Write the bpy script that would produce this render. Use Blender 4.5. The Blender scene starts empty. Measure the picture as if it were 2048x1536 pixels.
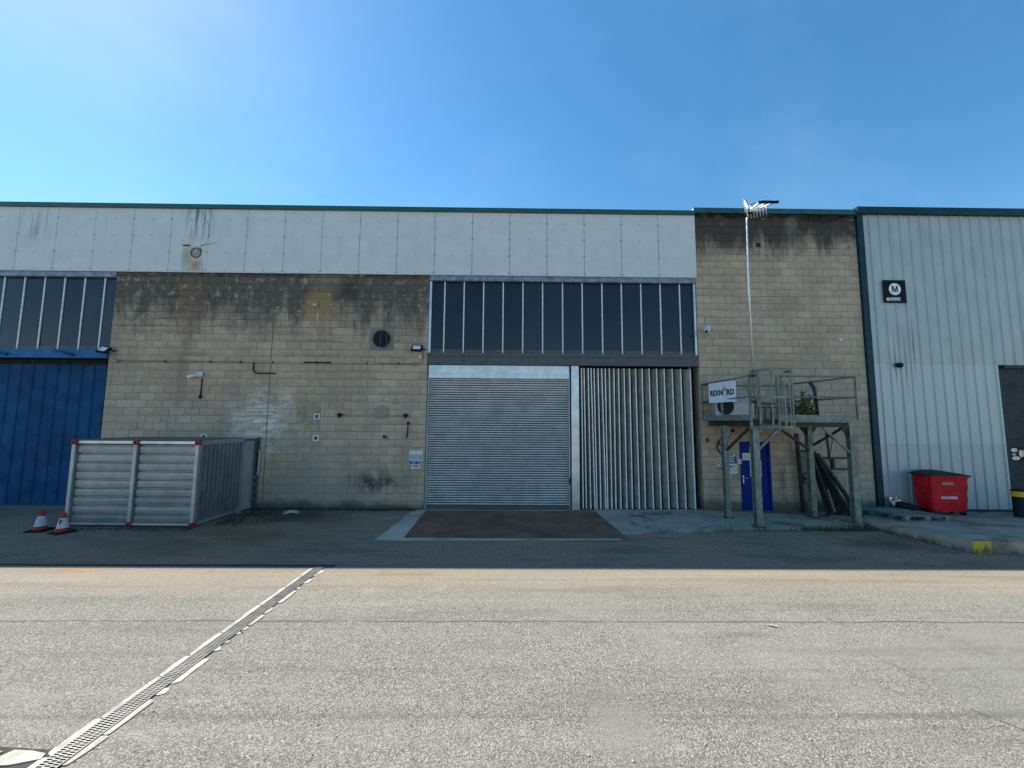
import bpy, bmesh, math, random
from mathutils import Vector, Matrix
random.seed(7)
R = math.radians
SC = bpy.context.scene
COL = SC.collection

# ------------------------------------------------------------------ camera, sky, sun, exposure
CF, CD, CH, CT, CY, CR = 800.0, 12.07, 2.5934, .0932, .0112, .0071   # focal (px of 2048), distance to wall, height, pitch, yaw, roll
cd = bpy.data.cameras.new('camera'); cam = bpy.data.objects.new('camera', cd); COL.objects.link(cam)
cd.sensor_width = 36.0; cd.lens = CF/2048*36.0; cd.clip_end = 3000; cd.clip_start = .05
M3 = Matrix.Rotation(-CY, 3, 'Z') @ Matrix.Rotation(math.pi/2+CT, 3, 'X') @ Matrix.Rotation(CR, 3, 'Z')
cam.matrix_world = Matrix.Translation((0, -CD, CH)) @ M3.to_4x4()
SC.camera = cam

SUN_EL, SUN_AZ = R(48.2), R(-56.0)      # azimuth from +Y (behind the buildings), negative = to the left
w = bpy.data.worlds.new('World'); SC.world = w; w.use_nodes = True
wt = w.node_tree; wn = wt.nodes; wn.clear()
sky = wn.new('ShaderNodeTexSky'); sky.sky_type = 'NISHITA'; sky.sun_disc = False
sky.sun_elevation = SUN_EL; sky.sun_rotation = SUN_AZ
sky.air_density = 1.0; sky.dust_density = 0.18; sky.ozone_density = 1.9; sky.altitude = 50
bg = wn.new('ShaderNodeBackground'); bg.inputs['Strength'].default_value = 0.105
out = wn.new('ShaderNodeOutputWorld')
tc = wn.new('ShaderNodeTexCoord'); mp = wn.new('ShaderNodeMapping'); mp.inputs['Location'].default_value = (3.7, 1.2, .4); mp.inputs['Scale'].default_value = (1.3, 1.6, 2.2); mp.inputs['Rotation'].default_value = (0, R(24), R(20))
wt.links.new(tc.outputs['Generated'], mp.inputs['Vector'])
cn = wn.new('ShaderNodeTexNoise'); cn.inputs['Scale'].default_value = 1.1; cn.inputs['Detail'].default_value = 7; cn.inputs['Roughness'].default_value = .62; cn.inputs['Distortion'].default_value = .35
wt.links.new(mp.outputs['Vector'], cn.inputs['Vector'])
cm = wn.new('ShaderNodeMapRange'); cm.interpolation_type = 'SMOOTHSTEP'
cm.inputs['From Min'].default_value = .46; cm.inputs['From Max'].default_value = .85; cm.inputs['To Max'].default_value = .07
wt.links.new(cn.outputs['Fac'], cm.inputs['Value'])
cmix = wn.new('ShaderNodeMix'); cmix.data_type = 'RGBA'; cmix.blend_type = 'MIX'
wt.links.new(cm.outputs['Result'], cmix.inputs['Factor'])
hs = wn.new('ShaderNodeHueSaturation'); hs.inputs['Saturation'].default_value = 1.27; hs.inputs['Hue'].default_value = .490
wt.links.new(sky.outputs['Color'], hs.inputs['Color'])
wt.links.new(hs.outputs['Color'], cmix.inputs['A']); cmix.inputs['B'].default_value = (7.0, 8.6, 9.6, 1)
wt.links.new(cmix.outputs['Result'], bg.inputs['Color']); wt.links.new(bg.outputs['Background'], out.inputs['Surface'])
sd = bpy.data.lights.new('sun', 'SUN'); sd.energy = 4.9; sd.angle = R(.53); sd.color = (1, .94, .85)
so = bpy.data.objects.new('sun', sd); COL.objects.link(so)
so.rotation_euler = Vector((-math.sin(SUN_AZ)*math.cos(SUN_EL), -math.cos(SUN_AZ)*math.cos(SUN_EL), -math.sin(SUN_EL))).to_track_quat('-Z', 'Y').to_euler()
so.location = (-10, 20, 40)
vs = SC.view_settings; vs.view_transform = 'Standard'; vs.look = 'None'; vs.gamma = 1; vs.exposure = 0.92; vs.use_curve_mapping = False
SC.cycles.max_bounces = 6; SC.cycles.diffuse_bounces = 3; SC.cycles.glossy_bounces = 3

# ------------------------------------------------------------------ helpers: points of the place
def ray(u, v):
    d = M3 @ Vector(((u-1024)/CF, -(v-768)/CF, -1)); return d
def W(u, v, Y=0.0):           # point of the vertical plane Y seen along a sight line -> (X, Z)
    d = ray(u, v); k = (Y+CD)/d.y; return d.x*k, CH+d.z*k
def G(u, v, z=0.0):           # point at height z -> (X, Y)
    d = ray(u, v); k = (z-CH)/d.z; return d.x*k, d.y*k-CD

class MB:
    def __init__(s): s.v = []; s.f = []; s.sm = []
    def quad(s, *p, smooth=False):
        n = len(s.v); s.v += [tuple(q) for q in p]; s.f.append(tuple(range(n, n+len(p)))); s.sm.append(smooth); return s
    def box(s, x0, x1, y0, y1, z0, z1, m=None):
        n = len(s.v); P = [(x, y, z) for z in (z0, z1) for y in (y0, y1) for x in (x0, x1)]
        if m: P = [tuple(m @ Vector(p)) for p in P]
        s.v += P
        for f in ((0,2,3,1),(4,5,7,6),(0,1,5,4),(2,6,7,3),(0,4,6,2),(1,3,7,5)): s.f.append(tuple(n+i for i in f)); s.sm.append(False)
        return s
    def beam(s, p0, p1, w_, h_, up=(0,0,1)):
        p0, p1 = Vector(p0), Vector(p1); d = (p1-p0).normalized(); u = Vector(up)
        if abs(d.dot(u)) > .98: u = Vector((0,1,0))
        r = d.cross(u).normalized(); u = r.cross(d)
        n = len(s.v)
        for p in (p0, p1):
            for a, b in ((-1,-1),(1,-1),(1,1),(-1,1)): s.v.append(tuple(p+r*a*w_/2+u*b*h_/2))
        for f in ((0,3,2,1),(4,5,6,7),(0,1,5,4),(1,2,6,5),(2,3,7,6),(3,0,4,7)): s.f.append(tuple(n+i for i in f)); s.sm.append(False)
        return s
    def hsec(s, p0, p1, w_, h_, t=.014, up=(0,0,1)):     # H or I section: flanges across 'up'
        p0, p1 = Vector(p0), Vector(p1); d = (p1-p0).normalized(); u = Vector(up)
        r = d.cross(u).normalized(); u = r.cross(d)
        s.beam(p0+u*(h_/2-t/2), p1+u*(h_/2-t/2), w_, t, u); s.beam(p0-u*(h_/2-t/2), p1-u*(h_/2-t/2), w_, t, u)
        s.beam(p0, p1, t*.8, h_-2*t, u); return s
    def tube(s, pts, r, seg=8, cap=True):
        pts = [Vector(p) for p in pts]; n0 = len(s.v); prev = None
        for i, p in enumerate(pts):
            d = (pts[min(i+1, len(pts)-1)]-pts[max(i-1, 0)]).normalized()
            if prev is None: a = d.orthogonal().normalized()
            else: a = (prev-d*prev.dot(d)).normalized()
            prev = a; b = d.cross(a); rr = r[i] if isinstance(r, (list, tuple)) else r
            for k in range(seg):
                t = 2*math.pi*k/seg; s.v.append(tuple(p+(a*math.cos(t)+b*math.sin(t))*rr))
        for i in range(len(pts)-1):
            for k in range(seg):
                k2 = (k+1) % seg; s.f.append((n0+i*seg+k, n0+i*seg+k2, n0+(i+1)*seg+k2, n0+(i+1)*seg+k)); s.sm.append(True)
        if cap:
            s.f.append(tuple(n0+k for k in reversed(range(seg)))); s.sm.append(False)
            e = n0+(len(pts)-1)*seg; s.f.append(tuple(e+k for k in range(seg))); s.sm.append(False)
        return s
    def lathe(s, prof, seg=20, c=(0,0,0), axis='Z', smooth=True):
        n0 = len(s.v); c = Vector(c)
        for r, z in prof:
            for k in range(seg):
                t = 2*math.pi*k/seg
                q = Vector((r*math.cos(t), r*math.sin(t), z))
                if axis == 'Y': q = Vector((q.x, -q.z, q.y))     # profile runs towards -Y
                s.v.append(tuple(c+q))
        for i in range(len(prof)-1):
            for k in range(seg):
                k2 = (k+1) % seg; s.f.append((n0+i*seg+k, n0+i*seg+k2, n0+(i+1)*seg+k2, n0+(i+1)*seg+k)); s.sm.append(smooth)
        return s
    def prism(s, poly, z0, z1):
        n = len(s.v); k = len(poly); f0 = z0 if callable(z0) else (lambda x, y: z0); f1 = z1 if callable(z1) else (lambda x, y: z1)
        s.v += [(x, y, f0(x, y)) for x, y in poly]+[(x, y, f1(x, y)) for x, y in poly]
        s.f.append(tuple(range(n+k-1, n-1, -1))); s.f.append(tuple(range(n+k, n+2*k))); s.sm += [False, False]
        for i in range(k):
            j = (i+1) % k; s.f.append((n+i, n+j, n+k+j, n+k+i)); s.sm.append(False)
        return s
    def mesh(s, name, mat):
        me = bpy.data.meshes.new(name); me.from_pydata(s.v, [], s.f); me.polygons.foreach_set('use_smooth', s.sm)
        if mat: me.materials.append(mat)
        me.update(); return me
    def build(s, name, mat, parent=None, loc=None, rot=None):
        o = bpy.data.objects.new(name, s.mesh(name, mat)); COL.objects.link(o)
        if parent: o.parent = parent
        if loc: o.location = loc
        if rot: o.rotation_euler = rot
        return o
def put(name, me, parent=None, loc=(0,0,0), rot=(0,0,0), scale=None):
    o = bpy.data.objects.new(name, me); COL.objects.link(o); o.parent = parent; o.location = loc; o.rotation_euler = rot
    if scale: o.scale = scale
    return o
def tag(o, label=None, cat=None, group=None, kind=None):
    for k, v in (('label', label), ('category', cat), ('group', group), ('kind', kind)):
        if v: o[k] = v
    return o
def thing(name, label, cat, loc=(0,0,0), rz=0, group=None):
    o = bpy.data.objects.new(name, None); COL.objects.link(o); o.location = loc; o.rotation_euler = (0,0,rz); o.empty_display_size = .2
    return tag(o, label, cat, group)
def copy_tree(o, parent=None):
    c = o.copy(); COL.objects.link(c); c.parent = parent
    for ch in list(o.children): copy_tree(ch, c)
    return c
def text(name, body, size, m, parent, loc, rot=(R(90),0,0), bold=0.0, shear=0.0, sx=1.0, align='CENTER', ext=.0015):
    cu = bpy.data.curves.new(name, 'FONT'); cu.body = body; cu.size = size; cu.offset = bold; cu.shear = shear; cu.extrude = ext
    cu.align_x = align; cu.align_y = 'CENTER'; cu.resolution_u = 3; cu.space_character = 1.06
    t = bpy.data.objects.new('tmp', cu); COL.objects.link(t)
    me = bpy.data.meshes.new_from_object(t); bpy.data.objects.remove(t); bpy.data.curves.remove(cu)
    for v in me.vertices: v.co.x *= sx
    me.materials.clear(); me.materials.append(m); me.name = name
    o = put(name, me, parent, loc, rot); return o

# ------------------------------------------------------------------ helpers: materials
class NT:
    def __init__(s, name):
        s.m = bpy.data.materials.new(name); s.m.use_nodes = True; s.t = s.m.node_tree; s.b = s.t.nodes['Principled BSDF']
        s.geo = s.t.nodes.new('ShaderNodeNewGeometry'); s.pos = s.geo.outputs['Position']
        sp = s.t.nodes.new('ShaderNodeSeparateXYZ'); s.t.links.new(s.pos, sp.inputs[0]); s.x, s.y, s.z = sp.outputs
    def _in(s, sock, v):
        if isinstance(v, bpy.types.NodeSocket): s.t.links.new(v, sock)
        elif v is not None:
            if isinstance(v, tuple) and len(v) == 3 and sock.type == 'RGBA': v = v+(1,)
            sock.default_value = v
    def ma(s, op, a, b=None, c=None, clamp=False):
        n = s.t.nodes.new('ShaderNodeMath'); n.operation = op; n.use_clamp = clamp
        for i, v in enumerate((a, b, c)):
            if v is not None: s._in(n.inputs[i], v)
        return n.outputs[0]
    def vec(s, sx=1, sy=1, sz=1, off=(0,0,0), src=None):
        n = s.t.nodes.new('ShaderNodeMapping'); s._in(n.inputs['Vector'], src or s.pos); n.inputs['Scale'].default_value = (sx, sy, sz); n.inputs['Location'].default_value = off; return n.outputs[0]
    def noise(s, vec=None, scale=5, detail=4, rough=.55, dist=0, col=False):
        n = s.t.nodes.new('ShaderNodeTexNoise'); s._in(n.inputs['Vector'], vec or s.pos)
        n.inputs['Scale'].default_value = scale; n.inputs['Detail'].default_value = detail; n.inputs['Roughness'].default_value = rough; n.inputs['Distortion'].default_value = dist
        return n.outputs['Color' if col else 'Fac']
    def voro(s, vec=None, scale=50, out='Color', rnd=1):
        n = s.t.nodes.new('ShaderNodeTexVoronoi'); s._in(n.inputs['Vector'], vec or s.pos); n.inputs['Scale'].default_value = scale; n.inputs['Randomness'].default_value = rnd; return n.outputs[out]
    def white(s, a, b):
        c = s.t.nodes.new('ShaderNodeCombineXYZ'); s._in(c.inputs[0], a); s._in(c.inputs[1], b)
        n = s.t.nodes.new('ShaderNodeTexWhiteNoise'); n.noise_dimensions = '2D'; s.t.links.new(c.outputs[0], n.inputs['Vector']); return n.outputs['Value'], n.outputs['Color']
    def sm(s, v, a, b, lo=0, hi=1):
        n = s.t.nodes.new('ShaderNodeMapRange'); n.interpolation_type = 'SMOOTHSTEP'
        if a > b: a, b, lo, hi = b, a, hi, lo
        s._in(n.inputs['Value'], v); n.inputs['From Min'].default_value = a; n.inputs['From Max'].default_value = b; n.inputs['To Min'].default_value = lo; n.inputs['To Max'].default_value = hi; return n.outputs[0]
    def mix(s, f, a, b, mode='MIX'):
        n = s.t.nodes.new('ShaderNodeMix'); n.data_type = 'RGBA'; n.blend_type = mode
        s._in(n.inputs['Factor'], f); s._in(n.inputs['A'], a); s._in(n.inputs['B'], b); return n.outputs['Result']
    def blob(s, a, b, ca, cb, ra, rb, nscale=3, amt=.6, edge=.35, vec=None):   # ragged ellipse mask in two coordinates
        da = s.ma('DIVIDE', s.ma('SUBTRACT', a, ca), ra); db = s.ma('DIVIDE', s.ma('SUBTRACT', b, cb), rb)
        d = s.ma('SQRT', s.ma('ADD', s.ma('MULTIPLY', da, da), s.ma('MULTIPLY', db, db)))
        n = s.noise(vec, nscale, 5, .65); d = s.ma('ADD', d, s.ma('MULTIPLY', s.ma('SUBTRACT', n, .5), amt*2))
        return s.sm(d, 1.0, 1.0-edge*2)
    def bump(s, h, strength=.3, dist=.01):
        n = s.t.nodes.new('ShaderNodeBump'); s._in(n.inputs['Height'], h); n.inputs['Strength'].default_value = strength; n.inputs['Distance'].default_value = dist; s.t.links.new(n.outputs[0], s.b.inputs['Normal'])
    def set(s, color=None, rough=.6, metal=0, spec=None):
        if color is not None: s._in(s.b.inputs['Base Color'], color)
        s._in(s.b.inputs['Roughness'], rough); s._in(s.b.inputs['Metallic'], metal)
        if spec is not None: s.b.inputs['Specular IOR Level'].default_value = spec
        return s.m
def sc(c, k): return tuple(min(1, x*k) for x in c)
def simple(name, c, rough=.6, metal=0, var=.18, scale=6, bump=.0, spec=None, streak=0, dirt=None):
    n = NT(name); f = n.noise(None, scale, 5, .6); col = n.mix(n.sm(f, .3, .7), sc(c, 1-var), sc(c, 1+var))
    if streak: col = n.mix(n.sm(n.noise(n.vec(9, 9, .5), 2.2, 4, .6), .5, .75, 0, streak), col, sc(c, .45))
    if dirt: col = n.mix(n.sm(n.noise(None, 2.3, 6, .7), .5, .72, 0, .8), col, dirt)
    if bump: n.bump(n.noise(None, scale*12, 3), bump, .004)
    r = n.sm(n.noise(None, scale*2.1, 3), .2, .8, max(.03, rough-.1), min(1, rough+.1))
    return n.set(col, r, metal, spec)

def block_mat(name, x0, stain, mortar=False):
    n = NT(name)
    row = n.ma('FLOOR', n.ma('DIVIDE', n.z, .225)); odd = n.ma('MODULO', row, 2)
    colf = n.ma('FLOOR', n.ma('ADD', n.ma('DIVIDE', n.ma('SUBTRACT', n.x, x0), .45), n.ma('MULTIPLY', odd, .5)))
    v, vc = n.white(colf, row)
    big = n.noise(None, .45, 4, .6); mid = n.noise(None, 3.2, 6, .65); fine = n.noise(None, 60, 4, .7)
    if mortar: c = n.mix(n.sm(mid, .3, .7), (.25, .205, .15), (.36, .295, .215))
    else:
        c = n.mix(n.sm(v, .05, .95), (.50, .35, .24), (.585, .42, .295))
        c = n.mix(n.sm(big, .35, .65, 0, .55), c, (.49, .40, .31)); c = n.mix(n.sm(mid, .4, .75, 0, .4), c, (.40, .33, .235))
        v2, _ = n.white(n.ma('ADD', colf, 31.7), row)
        c = n.mix(n.sm(v2, .84, 1.0, 0, .5), c, (.60, .50, .385)); c = n.mix(n.sm(v2, .2, 0, 0, .55), c, (.33, .28, .20))
        fr = n.ma('FRACT', n.ma('DIVIDE', n.z, .225))                                   # grime held by the lower half of a course
        up = n.ma('MULTIPLY', n.sm(n.z, 2.5, 6.0, .3, .85), n.sm(n.x, 4.0, 6.0, 1, .45)); g = n.ma('MULTIPLY', n.sm(fr, .8, .15), n.sm(n.noise(n.vec(.7, 1, 3.5), 1.1, 5, .7), .45, .62)); c = n.mix(n.ma('MULTIPLY', g, up), c, (.19, .155, .115)); c = n.mix(n.sm(n.noise(n.vec(1, 1, .6, (4,0,7)), .8, 6, .7), .42, .62, 0, .65), c, (.33, .255, .195)); c = n.mix(n.sm(n.noise(n.vec(6, 1, .5, (2,0,3)), 1.3, 4, .65), .55, .75, 0, .35), c, (.22, .185, .14))
        c = n.mix(n.sm(fine, .3, .75, 0, .35), c, (.36, .30, .22)); c = n.mix(n.sm(fine, .62, .8, 0, .3), c, (.56, .50, .39))
    for m_, colr, k in stain(n): c = n.mix(n.ma('MULTIPLY', m_, k) if k != 1 else m_, c, colr)
    n.bump(n.ma('ADD', fine, n.ma('MULTIPLY', mid, .6)), .45, .006)
    return n.set(c, .92, 0, .25)

def stain_main(n):
    st = n.noise(n.vec(1.15, 1, .28), 1.7, 6, .7); st2 = n.noise(n.vec(1, 1, .8), 5, 5, .7)
    h = n.ma('ADD', n.z, n.ma('MULTIPLY', n.ma('SUBTRACT', st, .5), 4.2))
    yield n.ma('MULTIPLY', n.sm(h, 4.9, 6.4), n.sm(st2, .28, .5)), (.085, .075, .064), .9
    yield n.ma('MULTIPLY', n.sm(n.z, 6.93, 6.99), n.sm(n.noise(None, 4, 4), .42, .6)), (.05, .046, .042), .9
    yield n.blob(n.x, n.z, -5.80, 6.03, .62, .78, 2.6, .28, .3), (.42, .27, .12), .6                 # ochre halo round the outlet
    yield n.blob(n.x, n.z, -5.6, 6.9, .9, .5, 2.0, .4, .4), (.27, .22, .14), .4
    yield n.blob(n.x, n.z, -5.83, 5.72, .035, .26, 6, .3, .5), (.62, .61, .58), .8                      # white lime run
    yield n.blob(n.x, n.z, -4.9, 6.55, .55, .62, 3, .4, .5), (.045, .045, .036), .75
    yield n.ma('MULTIPLY', n.blob(n.x, n.z, -9.72, 6.2, .55, 1.5, 3.4, .5, .6, n.vec(2.4, 1, .5)), n.sm(st2, .3, .6)), (.26, .13, .075), .75   # rust runs
    yield n.ma('MULTIPLY', n.blob(n.x, n.z, -9.78, 4.6, .3, 3.0, 4, .5, .6, n.vec(3, 1, .4)), .6), (.22, .135, .085), .75
    yield n.ma('MULTIPLY', n.blob(n.x, n.z, -7.35, 2.55, 1.45, 1.35, 2.2, .75, .5), n.sm(n.noise(n.vec(.8, 1, 3), 2.4, 5, .7), .42, .6)), (.72, .72, .70), .85  # pale bloom
    yield n.ma('MULTIPLY', n.sm(n.ma('ADD', n.z, n.ma('MULTIPLY', n.noise(None, .8, 4), 2.2)), 2.9, 1.0), n.sm(n.x, -2.6, -5.0)), (.27, .265, .235), .75
    yield n.ma('MULTIPLY', n.blob(n.x, n.z, -3.95, .78, 1.15, .5, 3.2, .8, .5, n.vec(1, 1, .6)), n.sm(st2, .32, .55)), (.085, .06, .07), .95   # purple-black smear
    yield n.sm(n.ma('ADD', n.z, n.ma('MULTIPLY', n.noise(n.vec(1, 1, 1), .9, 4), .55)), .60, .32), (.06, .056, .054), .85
    yield n.ma('MULTIPLY', n.blob(n.x, n.z, -2.9, .9, .45, .6, 4, .7, .5, n.vec(2, 1, .6)), .6), (.20, .22, .17), .7
    yield n.blob(n.x, n.z, -3.77, 2.83, .27, .24, 9, .12, .06), (.30, .26, .185), .85                     # round repair
def stain_tower(n):
    st = n.noise(n.vec(1.3, 1, .3), 1.5, 6, .7); st2 = n.noise(None, 5, 5, .7)
    h = n.ma('ADD', n.z, n.ma('MULTIPLY', n.ma('SUBTRACT', st, .5), 2.6))
    yield n.ma('MULTIPLY', n.sm(h, 7.7, 8.6), n.sm(st2, .2, .42)), (.05, .044, .036), .95
    yield n.blob(n.x, n.z, 8.95, 8.9, .3, .6, 3, .3, .4), (.22, .19, .15), .6
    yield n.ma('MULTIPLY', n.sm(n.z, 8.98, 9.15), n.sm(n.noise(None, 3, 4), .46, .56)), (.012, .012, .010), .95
    yield n.ma('MULTIPLY', n.sm(n.x, 10.2, 11.0), n.sm(n.noise(n.vec(1, 1, 2), 2.2, 5), .5, .68)), (.46, .43, .37), .6
    yield n.ma('MULTIPLY', n.blob(n.x, n.z, 10.2, 1.0, 1.1, 1.2, 2.4, .7, .5), n.sm(n.noise(n.vec(.8, 1, 3), 3, 5), .45, .62)), (.42, .44, .43), .6
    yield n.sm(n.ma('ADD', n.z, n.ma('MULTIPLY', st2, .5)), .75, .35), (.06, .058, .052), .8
    yield n.ma('MULTIPLY', n.blob(n.x, n.z, 8.25, .95, .16, .8, 5, .6, .5), .8), (.05, .058, .04), .7
    yield n.ma('MULTIPLY', n.blob(n.x, n.z, 6.35, .8, .3, .3, 6, .8, .5, n.vec(3, 1, .6)), .8), (.12, .06, .055), .6

XL, XR, XT0, XT1 = -12.03, -2.44, 5.85, 11.02
ZB, ZC = 7.09, 9.11
M = {}
M['block'] = block_mat('concrete_block', XR, stain_main); M['mortar'] = block_mat('mortar', XR, stain_main, True)
M['block_t'] = block_mat('tower_concrete_block', XT0, stain_tower); M['mortar_t'] = block_mat('tower_mortar', XT0, stain_tower, True)

def clad_mat():
    n = NT('fibre_cement'); f = n.noise(None, 2.2, 6, .65); sp = n.noise(None, 38, 4, .75)
    c = n.mix(n.sm(f, .3, .7), (.60, .61, .60), (.67, .68, .67))
    k, _ = n.white(n.ma('FLOOR', n.ma('DIVIDE', n.ma('ADD', n.x, 2.302), 1.1655)), 3.0); c = n.mix(n.sm(k, 0, 1, 0, .3), c, (.58, .60, .60))
    c = n.mix(n.sm(sp, .58, .74, 0, .45), c, (.28, .29, .28))
    st = n.noise(n.vec(5, 1, .35), 1.6, 5, .65)
    c = n.mix(n.ma('MULTIPLY', n.sm(st, .56, .78), n.sm(n.noise(None, .55, 3), .52, .66)), c, (.42, .43, .42))
    top = n.ma('MULTIPLY', n.blob(n.x, n.z, -9.65, 9.0, .75, 1.3, 2.4, .5, .5, n.vec(2.5, 1, .4)), n.sm(n.noise(n.vec(6, 1, .5), 1.5, 5), .40, .58)); c = n.mix(top, c, (.155, .158, .15))
    lft = n.ma('MULTIPLY', n.blob(n.x, n.z, -14.6, 8.6, 1.0, 1.0, 2, .6, .6, n.vec(2.5, 1, .4)), n.sm(st, .48, .6)); c = n.mix(n.ma('MULTIPLY', lft, .7), c, (.21, .22, .21))
    ru = n.blob(n.x, n.z, -9.62, 7.3, .28, .33, 5, .45, .5, n.vec(2.5, 1, .7)); c = n.mix(n.ma('MULTIPLY', ru, .9), c, (.34, .18, .085))
    ru2 = n.blob(n.x, n.z, -9.92, 7.55, .26, .5, 4, .3, .5, n.vec(4, 1, .6)); c = n.mix(n.ma('MULTIPLY', ru2, .75), c, (.33, .27, .175)); bx_ = n.ma('MULTIPLY', n.ma('MULTIPLY', n.sm(n.x, -10.08, -10.03), n.sm(n.x, -9.3, -9.42)), n.ma('MULTIPLY', n.sm(n.z, 7.96, 7.92), n.sm(n.noise(n.vec(5, 1, .6), 1.6, 5, .65), .32, .58))); c = n.mix(n.ma('MULTIPLY', bx_, .5), c, (.42, .36, .26))
    n.bump(sp, .12, .003); return n.set(c, .75, 0, .3)
M['clad'] = clad_mat()
M['green'] = simple('green_coated_steel', (.018, .085, .078), .38, 0, .2, 4)
M['teal'] = simple('dark_teal_coated_steel', (.010, .038, .050), .5, 0, .2, 4, spec=.2)
M['lead'] = simple('lead_flashing', (.22, .25, .31), .5, .35, .35, 5, streak=.6)
def pane_mat():
    n = NT('dark_window_glass'); oi = n.t.nodes.new('ShaderNodeObjectInfo'); f = n.noise(n.vec(.6, 1, .35), .8, 4, .55)
    c = n.mix(n.sm(oi.outputs['Random'], 0, 1), (.004, .008, .013), (.016, .024, .032)); c = n.mix(n.sm(f, .42, .7, 0, .6), c, (.022, .034, .046))
    c = n.mix(n.ma('MULTIPLY', n.sm(n.noise(n.vec(2, 1, .5, (3,0,1)), 2.2, 5, .65), .55, .8), .4), c, (.05, .052, .05))       # dust film
    return n.set(c, n.sm(n.noise(None, 3, 4), .3, .8, .04, .14), 0, .42)
M['pane'] = pane_mat()
M['bar'] = simple('aluminium_glazing_bar', (.72, .74, .75), .5, .0, .12, 9)
M['lintel'] = simple('grey_painted_steel', (.075, .078, .085), .5, 0, .2, 5, dirt=(.11, .09, .08))
def galv(name, c=(.56, .60, .64), rough=.34, metal=.85, spangle=38, dent=0):
    n = NT(name); v = n.voro(None, spangle, 'Color'); f = n.noise(None, 3, 4)
    col = n.mix(n.sm(f, .3, .7), sc(c, .85), sc(c, 1.1)); spc = n.t.nodes.new('ShaderNodeSeparateColor'); n.t.links.new(v, spc.inputs[0]); col = n.mix(n.sm(spc.outputs[0], 0, 1, 0, .22), col, sc(c, .72))
    if dent: n.bump(n.noise(n.vec(.5, .5, 1.4), 1.6, 2, .4), .6, dent)
    return n.set(col, n.sm(n.noise(None, 12, 4), .2, .8, rough-.08, rough+.12), metal)
M['galv'] = galv('galvanised_steel'); M['galvc'] = galv('container_galvanised_sheet', (.27, .30, .32), .36, .62, 9, .002); M['galv_dull'] = galv('dull_galvanised_steel', (.42, .45, .47), .48, .7)
M['shutter'] = galv('shutter_slat_steel', (.72, .73, .74), .40, .6, 22)
M['fold'] = simple('folding_door_paint', (.27, .255, .225), .5, 0, .25, 3, streak=.6)
M['foldedge'] = simple('folding_door_edge', (.88, .86, .81), .45, 0, .1, 6)
M['blue'] = simple('blue_painted_steel', (.002, .058, .155), .6, 0, .3, 2, spec=.15, streak=.3)
M['bluebeam'] = simple('blue_painted_beam', (.008, .12, .30), .5, 0, .2, 4, dirt=(.03, .09, .17), spec=.25)
M['bluedoor'] = simple('blue_door_paint', (.003, .022, .20), .55, 0, .12, 3, spec=.15)
M['black'] = simple('black_plastic', (.012, .012, .014), .6, 0, .2, 9, spec=.2); M['void'] = simple('dark_hollow', (.006, .007, .008), .9, 0, .2, 4)
M['white'] = simple('white_plastic', (.72, .73, .72), .45, 0, .06, 9); M['offwhite'] = simple('off_white_paint', (.52, .54, .54), .5, 0, .1, 6)
M['platform'] = simple('grey_green_steel_paint', (.185, .205, .18), .55, .1, .28, 6, streak=.45, dirt=(.10, .11, .085))
M['rust'] = simple('rusty_dark_steel', (.055, .038, .028), .75, .2, .45, 8); M['red'] = simple('red_paint', (.30, .022, .022), .45, 0, .25, 9)
M['rail'] = simple('weathered_handrail_steel', (.17, .175, .155), .6, .3, .3, 9)

def shed_mat():
    n = NT('grey_coated_sheet'); f = n.noise(None, 1.4, 5)
    low = n.sm(n.z, 4.44, 4.42); low2 = n.sm(n.z, 2.02, 2.0)
    c = n.mix(n.sm(f, .3, .7), (.385, .42, .40), (.44, .47, .45)); c = n.mix(low, c, (.47, .50, .485)); c = n.mix(n.ma('MULTIPLY', low2, .6), c, (.36, .41, .43))
    st = n.noise(n.vec(7, 1, .22), 1.5, 6, .7); c = n.mix(n.sm(st, .53, .72, 0, .5), c, (.26, .30, .285))
    for cx, z0 in ((11.92, 5.1), (12.24, 5.0), (12.52, 5.6)):
        s_ = n.blob(n.x, n.z, cx, z0-.6, .045, 1.3, 5, .35, .5, n.vec(2, 1, .5)); c = n.mix(n.ma('MULTIPLY', s_, .8), c, (.085, .095, .035))
    s_ = n.ma('MULTIPLY', n.sm(n.ma('ADD', n.z, n.ma('MULTIPLY', st, 1.5)), 1.6, .7), .5); c = n.mix(s_, c, (.30, .345, .37))
    return n.set(c, .45, .15)
M['shed'] = shed_mat()

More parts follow.
